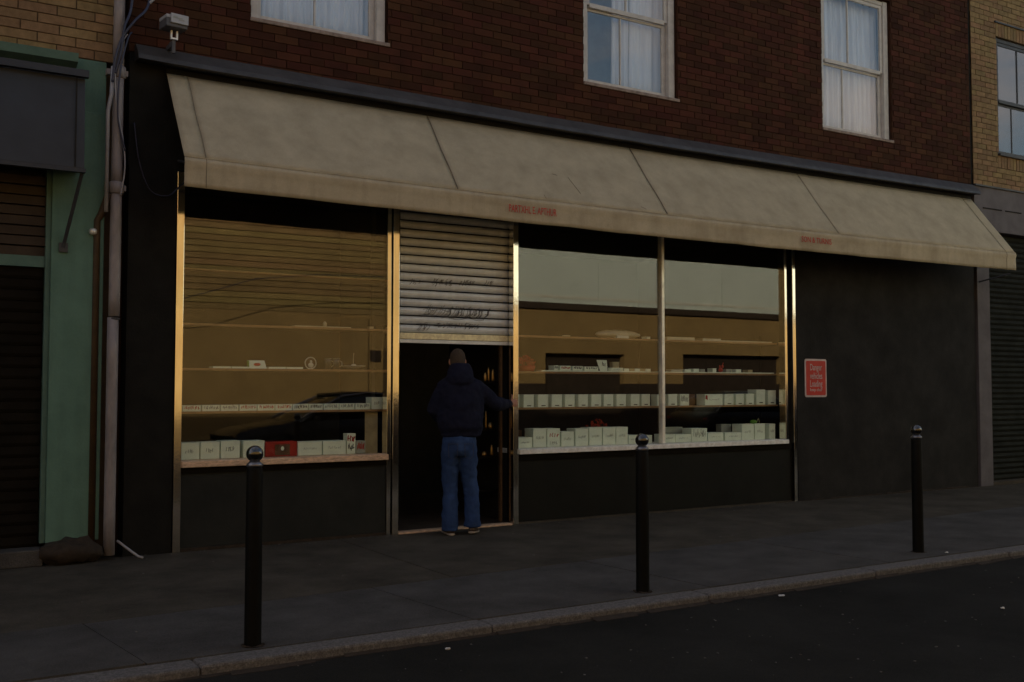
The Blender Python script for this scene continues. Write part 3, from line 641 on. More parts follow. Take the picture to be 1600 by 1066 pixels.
MB().ball((6.81, .2, 2.106), (.06, .03, .010), 12, 6).build('cloth_scrap', M['clear'], label='small crumpled pale cloth on the top shelf near the doorway', cat='cloth')
R2M = [(8.317, 8.462, .144, 'tab', 'white tabbed carton first right of the mullion on the lowest shelf'), (8.51, 8.657, .145, 'pic', 'white carton printed with reddish letters right of the mullion'), (8.919, 9.223, .142, 'lines', 'wide white carton with a red corner in the right pane'),
       (9.255, 9.415, .143, 'tab', 'white tabbed carton just right of the wide red-cornered one'), (9.453, 9.597, .145, 'tab', 'white tabbed carton, middle of three equal ones in the right pane'), (9.636, 9.781, .146, 'tab', 'white tabbed carton next to the two taller ones'), (9.82, 9.982, .20, 'tab', 'taller white carton, left of the two at the end of the right pane shelf'), (10.034, 10.18, .19, 'tab', 'taller white carton, last on the lowest shelf of the right pane')]
for (a, c, h, mk, l) in R2M:
    t = carton(a, c, h, 1.277, .16, .16, l, 'cartons on the lowest shelf of the right pane', mark=mk)
    if a == 8.919: MB().prism([(8.925, .157, 1.36), (8.965, .157, 1.345), (8.96, .157, 1.40), (8.935, .157, 1.41)], (0, .002, 0)).build('red_corner', M['red_ink'], t)
carton(8.70, 8.88, .14, 1.277, .30, .1, 'dim grey carton set back between white ones in the right pane', None, 'brown_card')
carton(8.14, 8.20, .142, 1.277, .16, .12, 'narrow white carton touching the mullion on its right', None)
R2L = [(8.219, 8.409, .103, 'lines', 'low white carton right of the mullion on the sill'), (8.415, 8.665, .098, 'lines', 'low wide white carton left of the one with an orange drawing'), (8.674, 8.935, .166, 'pic', 'square white carton with a small orange drawing on the right sill'), (8.948, 9.212, .106, 'lines', 'low wide carton right of the orange drawing'),
       (9.24, 9.527, .101, 'lines', 'low wide carton left of the two taller ones on the right sill'), (9.533, 9.751, .203, 'lines', 'taller white carton left of the green apple'), (9.764, 9.951, .205, 'lines', 'taller white carton under the green apple'), (10.03, 10.14, .2, 'lines', 'tall white carton standing alone at the right end of the sill')]
for (a, c, h, mk, l) in R2L: carton(a, c, h, .823, .14, .18, l, 'cartons on the sill of the right pane', mark=mk)
for a, c, h, l in ((8.42, 8.72, .18, 'grey carton in the second row behind the low cartons of the right pane'), (9.38, 9.56, .2, 'grey carton in the second row behind the taller pair of the right pane'), (6.12, 6.30, .19, 'brown carton in the second row at the left end of the middle pane sill')): carton(a, c, h, .823, .36, .1, l, None, 'brown_card' if a < 7 else 'card_side')
t = thing('green_apple', (9.83, .22, 1.03), 'green apple with a stalk lying on a white carton in the right pane', 'apple')
MB().ball((9.82, .22, 1.052), (.055, .04, .026), 14, 10).build('fruit', M['leaf'], t, smooth=True); MB().tube([(9.87, .22, 1.03), (9.9, .21, 1.10), (9.92, .21, 1.04)], .006, 6).build('stalk', M['cream'], t)
MB().box(8.15, 10.14, .151, .40, 1.689, 1.70).build('white_tray', M['card'], label='long thin white tray lying along the upper shelf of the right pane', cat='tray')
for i, (a, c, h, m_) in enumerate([(8.40, 8.58, .03, 'card_side'), (8.621, 8.728, .034, 'card'), (8.764, 8.864, .041, 'card'), (8.882, 8.964, .038, 'card_side'), (9.093, 9.158, .049, 'card'), (9.327, 9.422, .042, 'card_side'), (9.498, 9.594, .04, 'card'), (9.71, 9.798, .036, 'cream')]):
    carton(a, c, h, 1.701, .2, .1, f'little box on the upper shelf of the right pane, {ORD[i]} of eight from the left', 'little boxes on the upper shelf of the right pane', m_)
t = thing('red_figurine', (9.24, .2, 1.701), 'small dark red figurine on the upper shelf of the right pane', 'figurine')
b = MB(); b.ball((9.23, .2, 1.73), (.035, .02, .03), 10, 8); b.ball((9.26, .2, 1.775), (.018, .014, .022), 10, 8); b.ball((9.215, .2, 1.77), (.012, .01, .025), 8, 6); b.tube([(9.26, .2, 1.79), (9.275, .2, 1.825)], .005, 6); b.build('body', M['flower'], t, smooth=True)
MB().box(8.302, 8.755, .16, .34, 2.098, 2.135).build('pale_tray', M['clear'], label='pale flat tray right of the mullion on the top shelf', cat='tray')
MB().box(8.886, 9.204, .16, .34, 2.098, 2.130, .004).build('paper_stack', M['clear'], label='ragged stack of pale paper on the top shelf of the right pane', cat='paper')
MB().box(9.21, 10.12, .16, .34, 2.098, 2.112).build('long_card', M['clear'], label='long thin pale card right of the paper stack on the top shelf', cat='card')

# ================================================================== red notice on the wall
sg = thing('warning_sign', (10.725, -.035, 1.37), 'small red notice with pale lettering screwed to the charcoal wall', 'sign')
def rr(x0, x1, z0, z1, r, y): 
    pts = []
    for cx, cz, a0 in ((x1-r, z0+r, -90), (x1-r, z1-r, 0), (x0+r, z1-r, 90), (x0+r, z0+r, 180)):
        for k in range(5): a = R(a0+k*22.5); pts.append((cx+r*math.cos(a), y, cz+r*math.sin(a)))
    return pts
MB().prism(rr(10.515, 10.935, 1.375, 1.888, .03, -.033), (0, -.007, 0)).build('plate', M['sign_white'], sg); MB().prism(rr(10.538, 10.912, 1.40, 1.863, .02, -.0405), (0, -.0025, 0)).build('red_field', M['sign_red'], sg)
for s_, z in (('Danger', 1.735), ('vehicles', 1.62), ('Loading', 1.515)): text(s_, .125, M['sign_white'], sg, (10.725, -.046, z), FRONT, sx=.62 if s_ != 'vehicles' else .6)
text('keep clear', .06, M['sign_white'], sg, (10.725, -.046, 1.455), FRONT, sx=.95)

# ================================================================== bollards
def bollard(x, y, label):
    t = thing('bollard', (x, y, 0), label, 'bollard', 'black bollards along the kerb')
    MB().lathe((x, y, -.02), [(.050, 0), (.0495, .03), (.0485, .6), (.0465, 1.045), (.043, 1.055)], 28).build('post', M['bollard'], t, smooth=True)
    MB().lathe((x, y, 1.035), [(.043, 0), (.0485, .006), (.0485, .018), (.036, .028), (.030, .036)], 28).build('collar', M['chrome'], t, smooth=True)
    MB().ball((x, y, 1.112), (.0505, .0505, .049), 32, 20).build('ball_cap', M['ball'], t, smooth=True)
    k = MB(); 
    for i in range(16):
        a = i*math.pi/8; k.box(x+.052*math.cos(a)-.012, x+.052*math.cos(a)+.012, y+.052*math.sin(a)-.012, y+.052*math.sin(a)+.012, -.002, random.uniform(.002, .006), .006)
    k.build('mortar_ring', M['dirt'], t)
bollard(1.885, -3.70, 'nearest black bollard with a glossy ball top, in front of the left window')
bollard(4.82, -3.66, 'middle black bollard with a glossy ball top, in front of the right windows')
bollard(8.11, -3.56, 'farthest black bollard with a ball top, in front of the charcoal wall')

# ================================================================== left neighbour
ln = thing('yellow_brick_building', (-5, 0, 0), 'yellow brick building with a green shopfront at the left edge', 'building')
brick_wall(ln, -12, 1.72, 4.425, 8.3, [], .312, .0865, M['yel_brick'], M['yel_mortar'])
b = MB(); b.box(-12, -11.8, .24, 9, 0, 8.3); b.box(-11.79, 1.72, 8.8, 9, 0, 8.3); b.box(1.60, 1.80, .24, 8.79, 0, 8.3); b.build('side_wall', M['yel_mortar'], ln)
MB().box(-12, 1.78, -.05, 9.1, 8.302, 8.46).build('roof', M['roof'], ln)
MB().box(-12, 1.66, .0, .2, 3.95, 4.42).build('frieze', M['green'], ln)
MB().prism([(-12, .0, 4.30), (-12, -.16, 4.34), (-12, -.18, 4.41), (-12, .0, 4.423)], (13.40, 0, 0)).build('cornice', M['green_lt'], ln)
MB().box(1.23, 1.66, -.035, .2, .17, 3.945).build('pilaster', M['green'], ln, bevel=.006)
MB().box(1.19, 1.228, -.0, .2, .17, 3.94).build('jamb', M['green_lt'], ln)
MB().box(-2.6, 1.188, .02, .1, 2.545, 2.64).build('transom', M['green_lt'], ln)
for i in range(8): MB().box(-2.6, 1.188, .05-.01*(i % 2), .09, 2.645+i*.088, 2.645+i*.088+.075, .001).build('louvre_slat', M['louvre'], ln)
for i in range(25): MB().prism([(-2.6, .06, .14+i*.096), (-2.6, .05, .165+i*.096), (-2.6, .06, .23+i*.096), (-2.6, .09, .23+i*.096), (-2.6, .09, .14+i*.096)], (3.78, 0, 0)).build('shutter_slat', M['dk_shutter'], ln)
MB().box(-12, -2.62, .0, .2, .14, 3.945).build('pilaster', M['green'], ln)
MB().box(-12, 1.66, .1, .2, .14, 3.94).build('backing', M['interior'], ln)
MB().box(-2.6, 1.2, -.16, .1, 0, .135, .002).build('doorstep', M['pave_out'], ln, bevel=.01)
sb = thing('shutter_box', (0, -.2, 3.35), 'blue-grey shutter housing box under the green cornice at the left edge', 'shutter box')
MB().prism([(-2.5, -.005, 4.27), (-2.5, -.36, 4.14), (-2.5, -.40, 3.36), (-2.5, -.36, 3.34), (-2.5, -.005, 3.40)], (3.93, 0, 0)).build('housing', M['navy_box'], sb, bevel=.005)
MB().box(-2.52, 1.45, -.43, -.37, 4.14, 4.20).build('top_trim', M['navy_box'], sb); MB().box(-2.51, 1.44, -.415, -.36, 3.325, 3.358).build('bottom_trim', M['navy_box'], sb)
MB().box(1.35, 1.362, -.404, -.40, 3.37, 4.13).build('joint', M['interior'], sb)
MB().tube([(1.42, -.36, 3.34), (1.33, -.06, 2.76), (1.32, -.05, 2.72)], .016, 8).build('strut', M['dk_frame'], sb); MB().box(1.29, 1.36, -.06, -.036, 2.68, 2.76).build('strut_foot', M['dk_frame'], sb)
MB().lathe((1.565, -.05, 2.85), [(.02, 0), (.032, .012), (.034, .03), (.032, .045), (.02, .056)], 16).build('vent_cap', M['alloy'], label='small round grey cap on the green pilaster', cat='cap', smooth=True)
# rubble at the foot of the pilaster
t = MB(); t.ball((1.42, -.1, .09), (.27, .16, .11), 22, 12); o = t.build('rubble_sack', M['dirt'], label='crumpled brown sack slumped at the foot of the green pilaster', cat='sack', smooth=True)
tx = bpy.data.textures.new('lumps', 'CLOUDS'); tx.noise_scale = .09; d_ = o.modifiers.new('d', 'DISPLACE'); d_.texture = tx; d_.strength = .12
# ---- drainpipe and cables
dp = thing('drainpipe', (1.735, -.12, 0), 'grey cast iron drainpipe with collars between the two buildings', 'drainpipe')
PX = 1.742
def pcol(z): return MB().lathe((PX, -.11, z), [(.050, 0), (.064, .01), (.064, .10), (.050, .11)], 20)
segs = [(.04, 2.12), (2.13, 3.28), (3.29, 4.30), (4.31, 8.0)]
for i, (a, c) in enumerate(segs):
    o = MB().tube([(PX-.008*(i == 0), -.11, a+(c-a)*q/6) for q in range(7)], [.048+random.uniform(-.001, .001) for q in range(7)], 20).build('pipe_length', M['pipe'], dp, smooth=True)
for z in (3.22, 4.26): pcol(z).build('collar', M['pipe'], dp, smooth=True); 
for z in (3.26, 4.30): MB().box(PX-.09, PX+.09, -.075, -.0, z, z+.05).build('bracket', M['pipe'], dp)
MB().lathe((PX, -.11, 2.10), [(.0475, 0), (.052, .004), (.052, .018), (.0475, .02)], 20).build('joint', M['dk_frame'], dp)
MB().tube([(1.60, -.03, .1), (1.60, -.03, 2.98), (1.63, -.05, 3.04), (1.68, -.11, 3.22)], .03, 12).build('waste_pipe', M['brown_pipe'], label='slim brown waste pipe running down beside the grey drainpipe', cat='pipe', smooth=True)
MB().tube([(1.655, -.14, 3.05), (1.655, -.14, 3.95), (1.68, -.15, 4.1), (1.69, -.15, 4.35)], .017, 10).build('conduit', M['cable_pale'], label='thin pale conduit clipped to the left side of the drainpipe', cat='conduit', smooth=True)
cb = thing('cable_bundle', (1.75, -.18, 4), 'tangle of dark and pale cables looping around the drainpipe', 'cables')
def cat(pts, n=40):
    pts = [Vector(p) for p in pts]; out = []
    for i in range(len(pts)-1):
        p0 = pts[max(i-1, 0)]; p1 = pts[i]; p2 = pts[i+1]; p3 = pts[min(i+2, len(pts)-1)]
        for k in range(8):
            t_ = k/8; out.append(tuple(.5*((2*p1)+(-p0+p2)*t_+(2*p0-5*p1+4*p2-p3)*t_**2+(-p0+3*p1-3*p2+p3)*t_**3)))
    out.append(tuple(pts[-1])); return out
MB().tube(cat([(2.02, -.12, 5.3), (1.98, -.15, 4.96), (1.86, -.2, 4.78), (1.76, -.2, 4.62), (1.70, -.2, 4.42), (1.68, -.19, 4.2)]), .012, 7).build('dark_cable', M['cable_dark'], cb, smooth=True)
MB().tube(cat([(1.86, -.15, 5.3), (1.83, -.17, 4.9), (1.77, -.2, 4.7), (1.74, -.2, 4.45), (1.70, -.19, 4.28)]), .012, 7).build('dark_cable', M['cable_dark'], cb, smooth=True)
MB().tube(cat([(1.80, -.18, 4.65), (1.72, -.19, 4.5), (1.70, -.19, 4.35), (1.72, -.18, 4.0), (1.78, -.17, 3.7), (1.80, -.17, 3.45), (1.77, -.16, 3.2)]), .007, 7).build('pale_cable', M['cable_pale'], cb, smooth=True)
MB().tube(cat([(1.84, -.17, 4.68), (1.80, -.2, 4.6), (1.74, -.21, 4.3), (1.73, -.19, 3.9), (1.80, -.18, 3.6)]), .008, 7).build('dark_cable', M['cable_dark'], cb, smooth=True)
MB().tube(cat([(1.90, -.03, 3.9), (1.95, -.03, 3.55), (2.05, -.03, 3.3), (2.2, -.05, 3.26), (2.30, -.06, 3.35), (2.36, -.3, 3.42)]), .006, 6).build('hanging_wire', M['cable_dark'], cb, smooth=True)
MB().tube(cat([(2.10, -.1, 5.22), (2.06, -.14, 5.08), (1.99, -.15, 4.98)]), [.008]*2+[.013]*15, 6).build('pale_strap', M['cable_pale'], cb, smooth=True)
MB().tube([(1.80, -.10, .16), (1.88, -.12, .09), (1.97, -.16, .015), (2.0, -.2, .006)], .011, 8).build('broken_stick', M['cable_pale'], label='short white plastic stick leaning on the ground by the drainpipe', cat='stick', smooth=True)

# ---- floodlight above the fascia
fl = thing('security_light', (2.17, -.2, 4.55), 'small white and grey security lamp housing on a bracket above the awning', 'lamp')
A = Matrix.Rotation(R(8), 4, 'Z')
def rotbox(x0, x1, y0, y1, z0, z1, c):
    k = MB().box(x0, x1, y0, y1, z0, z1); k.v = [tuple(A @ (Vector(p)*.8)+Vector(c)) for p in k.v]; return k
cc = (2.19, -.27, 4.795)
rotbox(-.135, .11, -.10, .12, -.075, .02, cc).build('housing', M['lamp_grey'], fl, bevel=.008); rotbox(-.09, .11, -.125, -.101, -.035, .072, cc).build('face_plate', M['lamp_white'], fl, bevel=.004); rotbox(-.135, .11, -.10, .12, .0205, .06, cc).build('lid', M['lamp_white'], fl, bevel=.006)
k = rotbox(-.07, .04, -.128, -.1255, .02, .03, cc); k2 = rotbox(-.06, -.02, -.128, -.1255, .035, .043, cc); k3 = rotbox(-.0, .06, -.128, -.1255, .004, .012, cc)
for i_, q in enumerate((k, k2, k3)): q.build('printed_mark', M['grey_ink'], fl)
b = MB(); b.box(2.155, 2.17, -.27, -.24, 4.665, 4.73); b.box(2.205, 2.22, -.27, -.24, 4.665, 4.73); b.box(2.155, 2.22, -.27, -.24, 4.65, 4.665); b.build('yoke', M['alloy'], fl)
MB().box(2.172, 2.202, -.255, -.0, 4.60, 4.649).build('arm', M['lamp_grey'], fl); MB().box(2.172, 2.202, -.255, -.225, 4.53, 4.60).build('stem', M['lamp_grey'], fl)

# ================================================================== right neighbour
rn = thing('yellow_brick_building', (20, 0, 0), 'yellow brick building with dark sash windows at the right edge', 'building')
RH = [(15.0, 16.45, 5.2, 7.09), (18.4, 19.85, 5.2, 7.09)]
brick_wall(rn, 14.345, 28, 4.65, 9.2, RH+[(14.98, 16.47, 4.98, 5.199), (14.98, 16.47, 7.091, 7.31)], .247, .082, M['yel_brick'], M['yel_mortar'], near=(14, 0))
for zz_, h in ((4.985, .20), (7.10, .205)):
    x = 14.985
    while x < 16.46: MB().box(x, x+.07, -.004+random.uniform(-.002, .003), .03, zz_, zz_+h).build('soldier_brick', M['yel_brick'], rn); x += .081
MB().box(14.98, 16.47, .031, .2, 4.98, 5.198).build('wall', M['yel_mortar'], rn); MB().box(14.98, 16.47, .031, .2, 7.092, 7.31).build('wall', M['yel_mortar'], rn)
MB().box(14.95, 16.5, -.03, .01, 7.312, 7.335).build('drip', M['dk_frame'], rn)
for h in RH[:1]:
    fr = sash(rn, h[0], h[1], h[2], h[3], .03, 6.08, M['dk_frame'], (h[0]+h[1])/2-.10, (h[0]+h[1])/2-.22, side=.05, curtain=False, gm=glass('reflective_window_glass', .14, (.7, .75, .8), .1))
fr = sash(rn, 18.4, 19.85, 5.2, 7.09, .03, 6.08, M['dk_frame'], 19.05, 19.0, side=.05, curtain=False, gm=MATS['reflective_window_glass'])
MB().box(14.5, 27.9, 1.0, 1.05, 4.7, 9.1).build('room_partition', M['interior'], rn)
b = MB(); b.box(14.345, 14.5, .24, 9, 0, 9.2); b.box(27.8, 28, .24, 9, 0, 9.2); b.box(14.51, 27.79, 8.8, 9, 0, 9.2); b.build('side_wall', M['yel_mortar'], rn)
MB().box(14.3, 28, -.05, 9.1, 9.202, 9.36).build('roof', M['roof'], rn)
MB().box(14.285, 14.343, .02, .22, 3.95, 9.2).build('party_joint', M['black_paint'], rn)
MB().box(14.29, 28, -.04, .2, 3.94, 4.62).build('fascia', M['grey_fascia'], rn)
MB().box(14.29, 28, -.07, .0, 4.622, 4.648).build('drip_edge', M['dk_frame'], rn)
for a, c in ((14.5, 14.98), (15.08, 15.5), (15.65, 16.1)): MB().box(a, c, -.052, -.041, 4.285, 4.30).build('slot', M['black_paint'], rn)
MB().box(14.29, 14.60, -.06, .2, 0.0, 3.938).build('pier', M['grey_fascia'], rn, bevel=.005)
MB().box(19.4, 28, -.04, .2, 0, 3.938).build('pier', M['grey_fascia'], rn)
MB().tube([(14.30, -.08, 3.12), (14.5, -.3, 3.2), (14.62, -.4, 3.24)], .012, 6).build('bracket', M['dk_frame'], rn)
nsl = MB().prism([(0, .10, 0), (0, .085, .03), (0, .10, .075), (0, .12, .075), (0, .12, 0)], (4.78, 0, 0)).mesh('shutter_slat', M['dk_shutter2'])
for i in range(46): inst('shutter_slat', nsl, rn, (14.61, 0, .06+i*.084))
MB().box(14.61, 19.39, .125, .2, 0, 3.93).build('backing', M['interior'], rn)
MB().box(14.61, 19.39, -.06, .12, 0, .055).build('doorstep', M['pave_in'], rn)
# a further terrace left and right along the street, out of frame, so the street goes on
for x0, x1, hh, m_, lab_ in ((-34, -12.3, 8.2, 'ochre', 'plain rendered terrace further left along the street'), (28.3, 60, 8.8, 'red_mortar', 'dark brick terrace further right along the street')):
    t = thing('terrace_building', ((x0+x1)/2, 4, 0), lab_, 'building')
    MB().box(x0, x1, .05, 9, 0, hh).build('wall', M[m_], t)
    MB().box(x0-.1, x1+.1, -.05, 9.1, hh+.002, hh+.2).build('roof', M['roof'], t)
    x = x0+1.2
    while x < x1-1.5:
        for z in (1.0, 5.1): MB().box(x, x+1.3, .02, .06, z, z+1.9).build('window', M['dk_frame'], t)
        x += 3.4

# ================================================================== person
PC = Vector((5.095, -.34, 0)); U = Vector((math.sin(R(22)), math.cos(R(22)), 0)); S = Vector((math.cos(R(22)), -math.sin(R(22)), 0))
def P3(s_, u_, z_): return PC+S*s_+U*u_+Vector((0, 0, z_))
pe = thing('person', tuple(PC), 'man in navy hoodie and blue jeans stepping into the doorway', 'person')
def ringp(c, rx, ry, n=18, tilt=0, side=S, fr=U):
    return [tuple(c+side*(rx*math.cos(2*math.pi*k/n))+fr*(ry*math.sin(2*math.pi*k/n))+Vector((0, 0, tilt*math.sin(2*math.pi*k/n)))) for k in range(n)]
def body_mod(o, vox, sm=6, ds=0, dscale=.1):
    r = o.modifiers.new('remesh', 'REMESH'); r.mode = 'VOXEL'; r.voxel_size = vox; r.use_smooth_shade = True
    s_ = o.modifiers.new('smooth', 'SMOOTH'); s_.factor = .5; s_.iterations = sm
    if ds:
        tx = bpy.data.textures.new(o.name+'_folds', 'CLOUDS'); tx.noise_scale = dscale; tx.noise_depth = 2
        d_ = o.modifiers.new('folds', 'DISPLACE'); d_.texture = tx; d_.strength = ds; d_.texture_coords = 'LOCAL'
shR, elR, wrR = P3(.19, 0, 1.575), Vector((5.50, -.38, 1.33)), Vector((5.80, -.17, 1.325))
shL, elL, wrL = P3(-.19, 0, 1.575), P3(-.26, .02, 1.27), P3(-.16, .26, 1.16)
# body: head, neck, arms, hands as one skin
bd = MB()
hc = P3(-.012, .085, 1.775)
rings = []
for z, rx, ry, off in [(-.135, .045, .05, .02), (-.115, .058, .072, .02), (-.08, .068, .088, .012), (-.04, .075, .098, .0), (0, .079, .103, -.004), (.04, .078, .102, -.008), (.08, .068, .09, -.01), (.11, .045, .06, -.01), (.125, .02, .028, -.01)]:
    rings.append(ringp(hc+U*off+Vector((0, 0, z)), rx, ry, 20))
bd.loft(rings)
bd.loft([ringp(P3(0, -.005, 1.52), .09, .08), ringp(P3(0, .0, 1.60), .066, .066), ringp(P3(0, .015, 1.68), .060, .064), ringp(P3(0, .05, 1.74), .058, .062)])
for sg_ in (-1, 1):
    e = hc+S*(.079*sg_)-U*.005; bd.ball(tuple(e+Vector((0, 0, -.005))), (.013, .020, .033), 12, 8)
bd.ball(tuple(hc+U*.115+Vector((0, 0, -.02))), (.013, .018, .024), 10, 8)                       # nose
bd.ball(tuple(hc+U*.092+Vector((0, 0, -.075))), (.024, .014, .008), 10, 6)                      # lips
for sg_ in (-1, 1): bd.ball(tuple(hc+U*.088+S*.032*sg_+Vector((0, 0, .012))), (.017, .012, .010), 10, 6)
def limb(m, a, b_, c, r):
    p = [a.lerp(b_, t_) for t_ in (0, .33, .66)]+[b_]+[b_.lerp(c, t_) for t_ in (.33, .66, 1)]
    m.tube([tuple(q) for q in p], r, 16)
limb(bd, P3(.13, 0, 1.52), elR, wrR, [.045, .045, .042, .04, .038, .034, .029]); limb(bd, P3(-.13, 0, 1.52), elL, wrL, [.045, .045, .042, .04, .038, .034, .029])
bd.loft([ringp(P3(0, 0, .95), .15, .10), ringp(P3(0, 0, 1.1), .15, .10), ringp(P3(0, 0, 1.3), .17, .11), ringp(P3(0, 0, 1.48), .165, .095), ringp(P3(0, 0, 1.56), .10, .07)])
for sg_ in (-1, 1): bd.tube([tuple(P3(.085*sg_, 0, .95)), tuple(P3((.103 if sg_ > 0 else .092)*sg_, .008, .5)), tuple(P3(.133 if sg_ > 0 else -.10, -.02, .12))], [.075, .045, .035], 14)
def hand(w0, d, nrm, th):      # w0 wrist, d finger direction, nrm = towards palm, th = thumb side
    d = d.normalized(); nrm = nrm.normalized(); th = th.normalized(); q = MB()
    c1 = w0+d*.09
    q.loft([[tuple(w0-d*.02+th*(.026*math.cos(a))+nrm*(.019*math.sin(a))) for a in [k*math.pi/6 for k in range(12)]], [tuple(w0+d*.03+th*(.037*math.cos(a))+nrm*(.016*math.sin(a))) for a in [k*math.pi/6 for k in range(12)]], [tuple(c1+th*(.043*math.cos(a))+nrm*(.013*math.sin(a))) for a in [k*math.pi/6 for k in range(12)]], [tuple(c1+d*.012+th*(.04*math.cos(a))+nrm*(.010*math.sin(a))) for a in [k*math.pi/6 for k in range(12)]]])
    for i, (o_, l) in enumerate(((.031, .078), (.0105, .088), (-.0105, .082), (-.031, .064))):
        b0 = c1+th*o_; a1 = d; p = [b0-d*.02, b0]
        for ang, f in ((.35, .42), (.75, .33), (1.15, .25)):
            a1 = d*math.cos(ang)+nrm*math.sin(ang); p.append(p[-1]+a1*l*f)
        q.tube([tuple(x_) for x_ in p], [.0095, .0098, .009, .0084, .0072], 10)
    tb = w0+d*.025+th*.028; p = [tb, tb+(d*.5+th*.8+nrm*.2)*.035, tb+(d*.75+th*.8+nrm*.5)*.065, tb+(d*.95+th*.7+nrm*.9)*.085]
    q.tube([tuple(x_) for x_ in p], [.014, .0115, .0105, .009], 10); return q
h1 = hand(Vector((5.835, -.135, 1.33)), Vector((.93, .28, .05)), Vector((-.15, .95, 0)), Vector((0, .1, 1)))
h2 = hand(wrL+U*.02, U+Vector((0, 0, -.2)), S, Vector((0, 0, 1)))
for h in (h1, h2):
    o_ = len(bd.v); bd.v += h.v; bd.f += [tuple(i+o_ for i in f) for f in h.f]
o = bd.build('body', M['skin'], pe, smooth=True); body_mod(o, .0055, 3)
# hair: close crop over the back and top of the head
hr = MB(); rings = []
for z, rx, ry, off in [(-.055, .066, .070, -.036), (-.035, .075, .084, -.026), (-.01, .080, .094, -.020), (.04, .0825, .100, -.014), (.085, .072, .092, -.012), (.118, .048, .062, -.011), (.133, .018, .026, -.01)]:
    rings.append(ringp(hc+U*off+Vector((0, 0, z)), rx, ry, 20))
hr.loft(rings); o = hr.build('hair', M['hair'], pe, smooth=True)
# hoodie
hd = MB()
hd.loft([ringp(P3(0.01, -.005, 1.00), .21, .14, tilt=.0), ringp(P3(.01, -.005, 1.035), .215, .15), ringp(P3(.01, -.01, 1.09), .236, .17), ringp(P3(.005, -.01, 1.2), .245, .172), ringp(P3(.005, -.005, 1.35), .25, .168), ringp(P3(0, 0, 1.47), .252, .155), ringp(P3(0, 0, 1.54), .236, .136), ringp(P3(0, 0, 1.59), .185, .115), ringp(P3(0, .01, 1.635), .13, .10), ringp(P3(0, .015, 1.67), .085, .085)])
limb(hd, P3(.145, 0, 1.525), elR, wrR, [.082, .092, .088, .082, .072, .060, .048])
hd.tube([tuple(wrR-(wrR-elR).normalized()*.06), tuple(wrR+(wrR-elR).normalized()*.015)], [.044, .042], 16)
limb(hd, P3(-.145, 0, 1.525), elL, wrL, [.082, .09, .085, .078, .068, .058, .048])
hd.loft([ringp(P3(0, -.06, 1.50), .09, .05, tilt=0), ringp(P3(0, -.085, 1.55), .13, .075), ringp(P3(0, -.075, 1.61), .145, .095), ringp(P3(0, -.055, 1.67), .138, .10), ringp(P3(0, -.04, 1.72), .115, .085), ringp(P3(0, -.035, 1.75), .095, .065)])
o = hd.build('hoodie', M['hoodie'], pe, smooth=True); body_mod(o, .011, 6, .035, .13)
# jeans
jn = MB()
jn.loft([ringp(P3(0, -.005, .80), .165, .12), ringp(P3(0, -.02, .87), .178, .14), ringp(P3(0, -.02, .95), .178, .142), ringp(P3(0, -.005, 1.03), .165, .125), ringp(P3(0, 0, 1.06), .16, .12)])
for sg_, fu, fs in ((-1, -.035, -.10), (1, -.02, .135)):
    k_ = [P3(.088*sg_, -.01, .90), P3(.092*sg_, -.005, .75), P3(.097*sg_, .01, .58), P3(fs*.9, .012, .48), P3(fs*.95, -.012, .3), P3(fs, fu, .14), P3(fs, fu, .045 if sg_ < 0 else .075)]
    jn.loft([ringp(c, rx, ry) for c, rx, ry in zip(k_, [.095, .096, .084, .078, .078, .086, .092], [.12, .11, .092, .086, .084, .092, .10])])
o = jn.build('jeans', M['jeans'], pe, smooth=True); body_mod(o, .010, 4, .03, .09)
b = MB()
for sg_ in (-1, 1):
    for a, c in (((.035, .93), (.13, .93)), ((.035, .93), (.04, .80)), ((.13, .93), (.125, .80)), ((.04, .80), (.082, .775)), ((.125, .80), (.082, .775))):
        pa = [P3(sg_*(a[0]+(c[0]-a[0])*q), -.165+.35*abs(a[0]+(c[0]-a[0])*q)**2*4, a[1]+(c[1]-a[1])*q) for q in (0, .5, 1)]
        b.tube([tuple(x_) for x_ in pa], .0025, 5)
b.build('pocket_stitching', M['cable_dark'], pe)
def shoe(c, d, lift):
    d = d.normalized(); sd = Vector((d.y, -d.x, 0)); q = MB(); rings = []
    for t_, w_, h_ in ((-.075, .026, .05), (-.06, .036, .085), (-.02, .040, .10), (.05, .041, .085), (.11, .047, .06), (.17, .047, .045), (.21, .034, .032), (.225, .016, .02)):
        cc_ = c+d*t_; z0 = max(0.004, lift*(1-(t_+.075)/.2)) if lift else .004
        rings.append([tuple(cc_+sd*(w_*math.cos(a))+Vector((0, 0, z0+.022+max(0, h_-.022)*max(0, math.sin(a))+.0*a-(.002 if math.sin(a) < 0 else 0)))) for a in [k*2*math.pi/14 for k in range(14)]])
    q.loft(rings); s_ = MB(); s_.loft([[tuple(c+d*t_+sd*(w_*math.cos(a))+Vector((0, 0, (max(0.002, lift*(1-(t_+.075)/.2)) if lift else .002)+.010+.012*math.sin(a)))) for a in [k*2*math.pi/14 for k in range(14)]] for t_, w_ in ((-.08, .028), (-.06, .040), (0, .042), (.1, .050), (.17, .050), (.215, .034), (.23, .014))])
    return q, s_
for c, d, lf in ((P3(-.10, -.035, .0), U-S*.15, 0), (P3(.135, -.03, 0), U+S*.3, .018)):
    q, s_ = shoe(c, d, lf); o = q.build('shoe', M['shoe'], pe, smooth=True); s_.build('sole', M['sole'], o, smooth=True)

